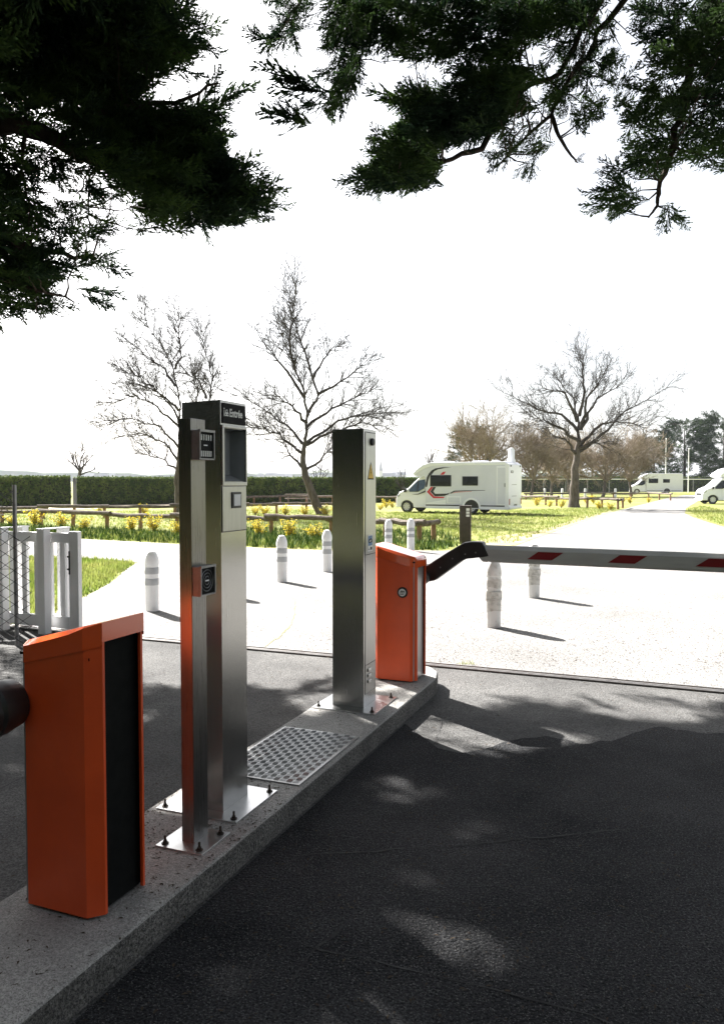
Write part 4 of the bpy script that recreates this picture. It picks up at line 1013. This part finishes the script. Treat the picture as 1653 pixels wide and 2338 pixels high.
# ------------------------------------------------------------------ motorhomes
def motorhome(label, loc, yaw, fancy=True, body=None):
    t = thing('motorhome', label, 'motorhome', loc, yaw)         # local +x = front, +y = its left side
    Wb, Wc, L, HB = 1.10, .98, 6.3, 2.66
    def zx(x): return 6.3 - (x - 90) * .00573
    def zz(y): return max(0, (825 - y) * .00527)
    def pt_(x, y): return (zx(x), zz(y))
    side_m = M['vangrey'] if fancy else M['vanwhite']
    # living box with low-profile front
    prof = [pt_(1190,775), pt_(1190,345), pt_(1165,325), pt_(470,325), pt_(390,350), pt_(325,395), pt_(290,435), pt_(300,450), pt_(400,462), pt_(412,500), pt_(412,775)]
    wr = .42; cxr = zx(858)
    pb = prof[:1] + prof[1:] 
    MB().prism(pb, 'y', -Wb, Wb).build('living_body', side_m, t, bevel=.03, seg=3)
    roofp = [pt_(1186,340), pt_(1165,318), pt_(465,318), pt_(385,342), pt_(318,390), pt_(284,432), pt_(300,444), pt_(350,405), pt_(400,380), pt_(470,352), pt_(1186,352)]
    MB().prism(roofp, 'y', -Wb - .012, Wb + .012).build('roof_shell', M['vanwhite'], t, bevel=.03)
    MB().prism([pt_(1200,778), pt_(1200,345), pt_(1180,330), pt_(1164,345), pt_(1164,778)], 'y', -Wb - .015, Wb + .015).build('rear_panel', M['vanwhite'], t, bevel=.03)
    # cab with bonnet
    cabp = [pt_(408,772), pt_(280,772), pt_(275,735), pt_(245,705), pt_(212,697), pt_(180,705), pt_(156,730), pt_(150,772), pt_(100,772), pt_(90,740), pt_(90,690), pt_(100,655), pt_(130,618), pt_(205,588), pt_(222,578), pt_(318,478), pt_(345,462), pt_(408,462)]
    mb = MB(); n = len(cabp)
    for s in (-1, 1):
        for x, z in cabp:
            wv = Wc * (1 - .13 * max(0, (z - 1.15)) / .8); fx = max(0, (x - 5.55)) / .75
            mb.v.append((x, s * wv * (1 - .16 * fx ** 2), z))
    mb.f = [tuple(range(n))[::-1], tuple(range(n, 2*n))] + [(i, (i+1) % n, n + (i+1) % n, n + i) for i in range(n)]
    mb.build('cab', M['vanwhite'], t, bevel=.045, seg=3)
    # windscreen and side windows
    def slab(pts, y0, y1, nm, m, par=t, bev=0): return MB().prism([pt_(*p) for p in pts], 'y', y0, y1).build(nm, m, par, bevel=bev)
    def wside(y): z = zz(y); return Wc * (1 - .13 * max(0, z - 1.15) / .8)
    for s in (-1, 1):
        mb = MB(); pts = [(236,592), (318,500), (392,486), (396,540), (388,578), (330,612), (240,614)]
        for o_ in (.0, .012): mb.v += [(pt_(*p)[0], s * (wside(p[1]) + o_ - .002), pt_(*p)[1]) for p in pts]
        n = len(pts); mb.f = [tuple(range(n))[::-1], tuple(range(n, 2*n))] + [(i, (i+1) % n, n + (i+1) % n, n + i) for i in range(n)]
        wn = mb.build('cab_window', M['glassblue'] if fancy else M['glassdark'], t)
        mb = MB(); pa, pb_ = (320,612), (326,498)
        mb.tube([(pt_(*pa)[0], s * (wside(612) + .015), pt_(*pa)[1]), (pt_(*pb_)[0], s * (wside(498) + .015), pt_(*pb_)[1])], .022, 6).build('window_post', M['black'], wn)
        MB().box(zx(214), zx(196), s * 1.0 - .04, s * 1.16 + .04 * s, zz(618), zz(575)).build('wing_mirror', M['black'], t, bevel=.03)
    a, b = Vector((zx(232), 0, zz(582))), Vector((zx(322), 0, zz(482))); nn = Vector((b.z - a.z, 0, -(b.x - a.x))).normalized()
    if nn.x < 0: nn = -nn
    mb = MB(); vs = []
    for o_ in (.006, .02):
        vs += [tuple(a + nn * o_ + Vector((0, .84, 0))), tuple(a + nn * o_ - Vector((0, .84, 0))), tuple(b + nn * o_ - Vector((0, .78, 0))), tuple(b + nn * o_ + Vector((0, .78, 0)))]
    mb.add(vs, [(0,1,2,3),(4,7,6,5),(0,4,5,1),(1,5,6,2),(2,6,7,3),(3,7,4,0)]); mb.build('windscreen', M['glassdark'], t)
    for s in (-1, 1):
        MB().prism([pt_(104,652), pt_(150,628), pt_(158,640), pt_(112,672)], 'y', s * .80 - .10, s * .80 + .10).build('headlight', M['headlamp'], t, bevel=.01)
    MB().box(zx(96), zx(86), -.55, .55, .62, .80).build('grille', M['black'], t)
    MB().box(zx(110), zx(84), -.80, .80, .26, .42).build('front_bumper', M['vanwhite'], t, bevel=.04)
    # wheels
    for xw in (212, 858):
        for s in (-1, 1):
            yc = s * (Wc - .10 if xw == 212 else Wb - .12)
            wh = MB().lathe([(.20, -.10), (.31, -.10), (.335, -.07), (.335, .07), (.31, .10), (.20, .10)], 24, (zx(xw), yc, .335), 'y').build('wheel', M['rubber'], t, smooth=True)
            rm = MB().lathe([(.205, .101 * s), (.20, .115 * s), (.14, .105 * s), (.05, .12 * s)], 20, (zx(xw), yc, .335), 'y').build('rim', M['rim'], wh, smooth=True)
            for k in range(8):
                th = k * math.pi / 4
                MB().lathe([(.022, .108 * s), (.020, .1175 * s)], 8, (zx(xw) + .155 * math.cos(th), yc, .335 + .155 * math.sin(th)), 'y').build('rim_hole', M['black'], wh)
    # dark wheel housing and white arch
    for s in (-1, 1):
        yo = s * (Wb + .001)
        hp = [(cxr + .40 * math.cos(th), .335 + .40 * math.sin(th)) for th in np.linspace(-.06, math.pi + .06, 18)]
        y0, y1 = sorted((s * (Wb - .18), s * (Wb + .004)))
        MB().prism(hp, 'y', y0, y1).build('wheel_housing', M['black'], t)
        mb = MB(); vs = []; th_ = np.linspace(-.12, math.pi + .12, 20)
        for r_ in (.40, .50):
            for y in (s * (Wb + .002), s * (Wb + .03)):
                vs += [(cxr + r_ * math.cos(q), y, .335 + r_ * math.sin(q)) for q in th_]
        n = len(th_); fs = []
        for i in range(n - 1):
            A, B, C, D = i, n + i, 2*n + i, 3*n + i
            fs += [(B, B+1, D+1, D), (A, C, C+1, A+1), (C, D, D+1, C+1), (A, A+1, B+1, B)]
        mb.add(vs, fs); mb.build('wheel_arch', M['vanwhite'], t)
        hp = [(zx(212) + .385 * math.cos(q), .335 + .385 * math.sin(q)) for q in np.linspace(-.1, math.pi + .1, 18)]
        y0, y1 = sorted((s * (Wc - .22), s * (Wc - .075)))
        MB().prism(hp, 'y', y0, y1).build('wheel_housing', M['black'], t)
        # skirt: white lower band with a black line
        y0, y1 = sorted((s * (Wb + .001), s * (Wb + .014)))
        for x0, x1 in ((416, 775), (935, 1163)):
            MB().box(zx(x1), zx(x0), y0, y1, zz(778), zz(750)).build('skirt', M['vanwhite'], t)
            MB().box(zx(x1), zx(x0), y0, y1, zz(749), zz(738)).build('skirt_trim', M['black'], t)
    # windows and door, hatch on the left side
    yS = Wb
    for (x0, x1, y0, y1) in ((458, 665, 445, 557), (770, 918, 458, 548)):
        wn = MB().box(zx(x1), zx(x0), yS + .001, yS + .022, zz(y1), zz(y0)).build('window', M['black'], t, bevel=.012)
        MB().box(zx(x1 - 8), zx(x0 + 8), yS + .0225, yS + .026, zz(y1 - 8), zz(y0 + 8)).build('pane', M['glassdark'], wn, bevel=.001)
        MB().box(zx(x1), zx(x0), -yS - .022, -yS - .001, zz(y1), zz(y0)).build('window', M['glassdark'], t, bevel=.012)
    if fancy:
        dr = MB().box(zx(1182), zx(1088), yS + .001, yS + .016, zz(736), zz(360)).build('door_frame', M['vanwhite'], t, bevel=.004)
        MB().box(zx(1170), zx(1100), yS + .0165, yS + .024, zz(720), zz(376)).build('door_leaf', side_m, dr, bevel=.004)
        MB().box(zx(1168), zx(1163), yS + .0245, yS + .04, zz(560), zz(525)).build('door_handle', M['black'], dr)
        ht = MB().box(zx(758), zx(624), yS + .001, yS + .014, zz(722), zz(654)).build('service_hatch', M['vanwhite'], t, bevel=.003)
        MB().box(zx(748), zx(634), yS + .0145, yS + .020, zz(714), zz(664)).build('hatch_leaf', side_m, ht, bevel=.003)
        def decal(pts, m): slab(pts, yS + .0012, yS + .0042, 'stripe', m)
        decal([(665,370),(600,376),(535,388),(500,405),(480,430),(470,444),(455,446),(440,500),(428,560),(412,565),(414,520),(426,465),(444,430),(472,398),(510,378),(580,368)], M['black'])
        decal([(556,441),(582,414),(612,410),(592,441)], M['decalred'])
        decal([(466,562),(488,562),(456,610),(500,657),(604,659),(590,673),(490,675),(426,612)], M['decalred'])
        decal([(490,562),(516,562),(490,608),(508,630),(620,628),(648,620),(640,634),(600,651),(505,655),(460,610)], M['black'])
        decal([(650,622),(692,598),(800,594),(985,592),(985,596),(800,602),(700,608),(660,628)], M['black']); decal([(668,628),(704,611),(860,603),(860,606),(708,616)], M['decalred'])
        decal([(420,722),(600,690),(612,690),(612,735),(420,738)], M['vanwhite'])
        mb = MB(); dk = [(405,560),(398,600),(330,632),(262,640),(330,640),(402,615)]
        for o_ in (.004, .010): mb.v += [(pt_(*p)[0], wside(p[1]) + o_, pt_(*p)[1]) for p in dk]
        mb.f = [tuple(range(6))[::-1], tuple(range(6, 12))] + [(i, (i+1) % 6, 6 + (i+1) % 6, 6 + i) for i in range(6)]; mb.build('stripe', M['black'], t)
        MB().box(zx(296) - .02, zx(294), .2, 1.0, zz(445), zz(437)).build('brow_line', M['black'], t)
        # rear: lamps, plate, badge, seams
        xr = zx(1200)
        for s in (-1, 1):
            MB().box(xr - .018, xr - .001, s * .98 - .045, s * .98 + .045, .50, .80).build('tail_lamp', M['lamp'], t)
            MB().box(xr - .025, xr - .001, s * .80 - .06, s * .80 + .06, 2.42, 2.50).build('marker_lamp', M['black'], t)
        np_ = MB().box(xr - .012, xr - .001, -.30, .30, .42, .53).build('number_plate', M['signwhite'], t)
        for k in range(6): MB().box(xr - .0145, xr - .0125, -.25 + k * .085, -.20 + k * .085, .435, .515).build('plate_mark', M['signblack'], np_)
        bg_ = MB().box(xr - .010, xr - .001, .38, .78, 2.10, 2.22).build('rear_badge', M['black'], t)
        for k in range(3): MB().box(xr - .013, xr - .0105, .44 + k * .10, .51 + k * .10, 2.125, 2.195).build('badge_mark', M['signwhite'], bg_)
        for z_ in (.92, 1.50): MB().box(xr - .006, xr - .001, -.2, .6, z_, z_ + .018).build('rear_line', M['black'], t)
        MB().box(xr - .06, xr + .2, -1.06, 1.06, .26, .40).build('rear_bumper', M['vanwhite'], t, bevel=.03)
        MB().lathe([(.22, 0), (.22, .10), (.17, .20), (.17, .62), (.10, .74), (.02, .76)], 20, (zx(1140), -.4, zz(320))).build('satellite_dome', M['vanwhite'], t, smooth=True)
        for x0, x1 in ((520, 600), (820, 930), (1000, 1040)): MB().box(zx(x1), zx(x0), -.4, .4, zz(318) - .01, zz(318) + .08).build('roof_vent', M['vanwhite'], t, bevel=.02)
    MB().box(.25, 5.9, -.85, .85, .24, .33).build('underbody', M['black'], t)
    return t
yaw = math.atan2(.469, -.883); fdir = Vector((-.883, .469, 0)); ldir = Vector((-.469, -.883, 0))
rc = px(1158, 1175.5)                                  # rear corner on the side towards the camera
motorhome('white motorhome with grey side, red and black swoosh stripes, parked on the grass', rc - ldir * 1.10 , yaw)
# distant one: smaller in view
yw2 = math.atan2(.18, -.984); p2c = px(1557, 1128)
motorhome('distant plain white motorhome parked behind the farthest log fence', p2c - Vector((-.18, -.984, 0)) * 1.1, yw2, False)
yw3 = math.atan2(.10, -.995); p3 = px(1594, 1150); f3 = Vector((-.995, .10, 0))
motorhome('white motorhome just showing its nose past the verge at the drive end', p3 - f3 * 6.3, yw3, False)

# ------------------------------------------------------------------ small furniture
hp = thing('hookup_post', 'dark brown square post with white number plates at the drive verge', 'post', px(1062, 1242), R(-14))
MB().box(-.15, .15, -.09, .09, -.05, 1.02).build('post', M['brownpost'], hp, bevel=.008)
MB().box(-.16, .16, -.10, .10, 1.0205, 1.04).build('cap', M['brownpost'], hp, bevel=.006)
for k, (z0, z1) in enumerate(((.90, .97), (.82, .88), (.74, .80))): MB().box(.03, .12, -.097, -.0905, z0, z1).build('label_plate', M['signwhite'], hp)
def white_post(u, v, hgt, r, label, grp='white service posts'):
    t = thing('service_post', label, 'post', px(u, v), 0, grp)
    MB().lathe([(r, 0), (r, hgt - r * .6), (r * .8, hgt - r * .25), (r * .3, hgt)], 14).build('post', M['white'], t, smooth=True)
    MB().lathe([(r * 1.25, 0), (r * 1.25, .03)], 14).build('foot', M['galv'], t)
white_post(358, 1146, 1.15, .13, 'white service post in front of the hedge, left of the Entrée column')
white_post(571, 1144, 1.15, .13, 'white service post in front of the hedge, at the Entrée column edge')
for u in (1243, 1283, 1335, 1404): white_post(u, 1136, .95, .12, 'small white service post among the twiggy trees', 'white service posts among the twiggy trees')
def flagpole(u, v, top, label):
    b = px(u, v); h = (v - top) * b.y / F; t = thing('flagpole', label, 'pole', b, 0, 'white poles by the evergreens')
    MB().tube([(0, 0, 0), (0, 0, h * .6), (0, 0, h)], [.08, .065, .045], 10).build('mast', M['white'], t, smooth=True); MB().lathe([(.03, h), (.10, h + .08), (.02, h + .16)], 10).build('finial', M['white'], t)
flagpole(1518, 1125, 1003, 'tall white pole between the twiggy trees and the tall evergreen'); flagpole(1570, 1125, 1026, 'shorter white pole in front of the tall evergreen')
ln = thing('tennis_fence', 'long pale rail fence standing in front of the closing hedge', 'fence', px(1190, 1125.5))
a0, a1 = px(1190, 1125.5), px(1720, 1124); vv = a1 - a0
MB().tube([(0, 0, 1.95), tuple(vv + Vector((0, 0, 1.95)))], .06, 6).build('top_rail', M['white'], ln)
for k in range(12): q = vv * (k / 11); MB().tube([tuple(q), tuple(q + Vector((0, 0, 1.94)))], .035, 6).build('post', M['galv'], ln)
# picnic table in front of the hedge
tb = thing('picnic_table', 'small grey wooden picnic table in front of the hedge by the leaning tree', 'table', px(681, 1152), R(6))
for k in range(4): MB().box(-.95, .95, -.36 + k * .185, -.19 + k * .185, .72, .76).build('top_plank', M['log'], tb)
for s in (-1, 1): MB().box(-.95, .95, s * .72 - .13, s * .72 + .13, .42, .46).build('seat_plank', M['log'], tb)
for s in (-1, 1):
    for q in (-1, 1):
        mb = MB(); mb.tube([(s * .7, q * .62, 0), (s * .7, q * .15, .72)], .045, 4).build('leg', M['log'], tb)
    MB().box(s * .7 - .03, s * .7 + .03, -.8, .8, .36, .419).build('seat_bearer', M['log'], tb)

# ------------------------------------------------------------------ grass, litter
def blades(name, regions, m, per, hmin, hmax, wdt):
    V = []
    for poly, n in regions:
        W = [px(*p) for p in poly]; P2 = [(p.x, p.y) for p in W]; xs = [p[0] for p in P2]; ys = [p[1] for p in P2]; k = 0
        while k < n:
            x, y = random.uniform(min(xs), max(xs)), random.uniform(min(ys), max(ys))
            if not inpoly(x, y, P2): continue
            k += 1; s = .6 + .8 * random.random() ** 2
            for j in range(per):
                az = random.uniform(0, 6.28); h = random.uniform(hmin, hmax) * s; ln_ = random.uniform(.1, .7) * h; ox, oy = random.gauss(0, .03), random.gauss(0, .03)
                c_, s_ = math.cos(az), math.sin(az); w2 = wdt * random.uniform(.6, 1.2)
                V += [(x + ox - s_ * w2, y + oy + c_ * w2, 0.0), (x + ox + s_ * w2, y + oy - c_ * w2, 0.0), (x + ox + c_ * ln_, y + oy + s_ * ln_, h)]
    o = npmesh(name, V, np.arange(len(V)).reshape(-1, 3), m); o['kind'] = 'stuff'
    return o
g = blades('grass', [([(-60,1270),(184,1276),(260,1281),(310,1286),(285,1302),(245,1334),(184,1367),(120,1402),(20,1430),(-60,1434)], 5200),
                     ([(-200,1170),(430,1166),(800,1164),(1030,1180),(1060,1235),(1010,1255),(860,1257),(757,1255),(570,1248),(414,1241),(184,1229),(-200,1211)], 15000),
                     ([(-200,1196),(414,1216),(757,1228),(1000,1240),(1060,1240),(1010,1256),(860,1257),(757,1256),(570,1249),(414,1242),(184,1230),(-200,1211)], 6000),
                     ([(880,1170),(1180,1165),(1420,1158),(1395,1167),(1280,1204),(1170,1240),(1060,1240),(960,1190)], 6000),
                     ([(1566,1163),(1600,1155),(1653,1165),(1653,1200),(1590,1182)], 900)], M['grass'], 3, .05, .13, .012)
g2 = blades('lush_grass', [([(-200,1196),(184,1208),(414,1218),(757,1230),(1000,1244),(1050,1246),(1010,1257),(860,1258),(757,1256),(570,1249),(414,1242),(184,1230),(-200,1211)], 2600), ([(560,1205),(1000,1215),(1060,1235),(1010,1250),(757,1245),(560,1235)], 900)], M['lush'], 5, .10, .26, .014)
tag(g2, 'taller dark green grass tufts along the road edge', 'grass')
tag(g, 'short green grass covering the lawns beside the road', 'grass')
def scatter(name, n, samp, z, m, size, label):
    V = []
    for _ in range(n):
        x, y, zz_ = samp(); a = random.uniform(0, 6.28); l = size * random.uniform(.5, 1.6); wd = l * random.uniform(.15, .45)
        c_, s_ = math.cos(a), math.sin(a); up = random.uniform(.0008, .004)
        V += [(x - c_*l, y - s_*l, zz_), (x + s_*wd, y - c_*wd, zz_ + up), (x + c_*l, y + s_*l, zz_), (x - s_*wd, y + c_*wd, zz_ + up)]
    o = npmesh(name, V, np.arange(len(V)).reshape(-1, 4), m); o['kind'] = 'stuff'; tag(o, label, 'litter'); return o
def si():
    while True:
        a = random.uniform(-2.5, a_end + .1); b = -IW * random.random()
        if random.random() < .45: a = random.gauss(.1, .35)
        if a > a_end + .1: continue
        p = I(a, b); return p.x, p.y, KZ + .0015
scatter('needle_litter', 1500, si, KZ, M['litter'], .0075, 'dry needles and bark crumbs scattered on the concrete island')
def sg_():
    y = random.uniform(1.8, 9.5); x = random.uniform(-.55 * y - .5, .55 * y + .5); return x, y, .0155
scatter('needle_litter', 5200, sg_, 0, M['litter'], .009, 'dry needles and crumbs scattered over the drive')
def sr_():
    y = 7.2 + 9 * random.random() ** 1.6; x = random.uniform(-.35 * y, .5 * y); return x, max(y, slot_y(x) + .1), .0085
scatter('needle_litter', 1500, sr_, 0, M['litter'], .013, 'dark crumbs and needles scattered over the sunlit road')
# weeds in the gate track
def tuft(u, v, label, n=40, s=.05):
    V = []; p = px(u, v)
    for _ in range(n):
        az = random.uniform(0, 6.28); h = s * random.uniform(.4, 1.2); x, y = p.x + random.gauss(0, .05), p.y + random.gauss(0, .012); c_, s_ = math.cos(az), math.sin(az)
        V += [(x - s_*.003, y + c_*.003, .012), (x + s_*.003, y - c_*.003, .012), (x + c_*h*.6, y + s_*h*.6, .012 + h)]
    o = npmesh('weed_tuft', V, np.arange(len(V)).reshape(-1, 3), M['grass']); tag(o, label, 'weed', kind='stuff')
tuft(1064, 1520, 'green weeds growing in the gate track beyond the island end')

# ------------------------------------------------------------------ far shore across the water
hl = MB(); n = 150; YF = 1500
for i in range(n + 1):
    x = -1400 + 2800 * i / n; h = 15 + 4 * math.sin(i * .21) + 3 * math.sin(i * .53 + 1) + random.uniform(0, 3.5)
    if x < -300: h += 6
    hl.v += [(x, YF, -1), (x, YF + 10, h * .8), (x, YF + 60, h), (x, YF + 400, -1)]
for i in range(n):
    for k in range(3): hl.f.append((4*i + k, 4*(i+1) + k, 4*(i+1) + k + 1, 4*i + k + 1))
o = hl.build('wooded_shore', M['farwood']); o['kind'] = 'structure'
random.seed(5)
for i in range(20):
    u = random.choice((random.uniform(20, 330), random.uniform(560, 760), random.uniform(868, 1000), random.uniform(868, 960)))
    x = (u - CX) / F * 1440; wx, dx_, hh = random.uniform(9, 20), random.uniform(8, 12), random.uniform(9, 14)
    t = thing('far_house', 'pale distant house with slate roof on the far shore', 'house', (x, 1440 + random.uniform(-15, 15), 0), random.uniform(-.3, .3), 'houses on the far shore')
    MB().box(-wx/2, wx/2, -dx_/2, dx_/2, -.5, hh).build('wall', M['farwall'], t)
    MB().prism([(-dx_/2 - .5, hh - .2), (dx_/2 + .5, hh - .2), (0, hh + dx_ * .5)], 'x', -wx/2 - .4, wx/2 + .4).build('roof', M['farroof'], t)
    for k in range(max(2, int(wx / 4))):
        xx = -wx/2 + 2 + k * (wx - 4) / max(1, int(wx / 4) - 1)
        MB().box(xx - .6, xx + .6, -dx_/2 - .1, -dx_/2 - .02, hh * .45, hh * .75).build('window', M['farwin'], t)
ct = thing('church', 'distant church with a slender spire on the far shore', 'church', ((869 - CX) / F * 1400, 1400, 0), .2)
MB().box(-3, 3, -3, 3, -.5, 20).build('tower', M['farwall'], ct); MB().lathe([(4.0, 20.02), (.15, 40)], 8).build('spire', M['farroof'], ct); MB().box(3.02, 24, -5, 5, -.5, 10).build('nave', M['farwall'], ct)
MB().prism([(-5.6, 9.8), (5.6, 9.8), (0, 16)], 'x', 3.02, 24.4).build('roof', M['farroof'], ct)

# evergreens added behind the viewpoint: they close the sky there and darken the steel
random.seed(9)
for x, y, hgt, rad, lab in ((-10.0, -2.2, 13, 4.2, 'unseen dark cypress added left of the exit lane behind the near barrier'), (-7.5, -8.5, 13, 4.2, 'unseen dark cypress added well behind the near barrier'), (.5, -11.5, 14, 4.6, 'unseen dark cypress added on the drive axis opposite the gate'), (8.5, -6.0, 13, 4.2, 'unseen dark cypress added right of the dark lane opposite the gate'), (-13.5, 3.5, 13, 4.2, 'unseen dark cypress added beyond the exit lane facing the island')):
    t = thing('cypress_tree', lab, 'tree', (x, y, 0), 0, 'added cypresses behind the viewpoint')
    MB().tube([(0, 0, -.1), (.1, 0, hgt * .4), (0, .1, hgt * .9)], [.4, .3, .06], 10).build('trunk', M['barkd'], t, smooth=True)
    items = []
    for k in range(1700):
        f = random.random() ** 1.5; z = 1.3 + (hgt - 2.4) * f; rr = rad * (1.05 - .8 * f ** 1.8) * math.sqrt(random.uniform(.1, 1)); az = random.uniform(0, 2 * math.pi)
        items.append(((rr * math.cos(az), rr * math.sin(az), z), (math.cos(az), math.sin(az), random.uniform(-.3, .6)), random.uniform(1.0, 1.8)))
    place_fronds(items, 'crown', M['cypress'], t)
# air: pale haze round the whole place
hm = bpy.data.materials.new('haze'); hm.use_nodes = True; t_ = hm.node_tree; t_.nodes.clear()
pv = t_.nodes.new('ShaderNodeVolumePrincipled'); pv.inputs['Color'].default_value = (.86, .91, 1, 1); pv.inputs['Density'].default_value = .00016; pv.inputs['Anisotropy'].default_value = .0
t_.links.new(pv.outputs[0], t_.nodes.new('ShaderNodeOutputMaterial').inputs['Volume'])
hz = MB().box(-3600, 3600, -300, 3600, -1.5, 60).build('haze', hm); tag(hz, 'thin pale haze in the air over the whole place', 'haze', kind='stuff')
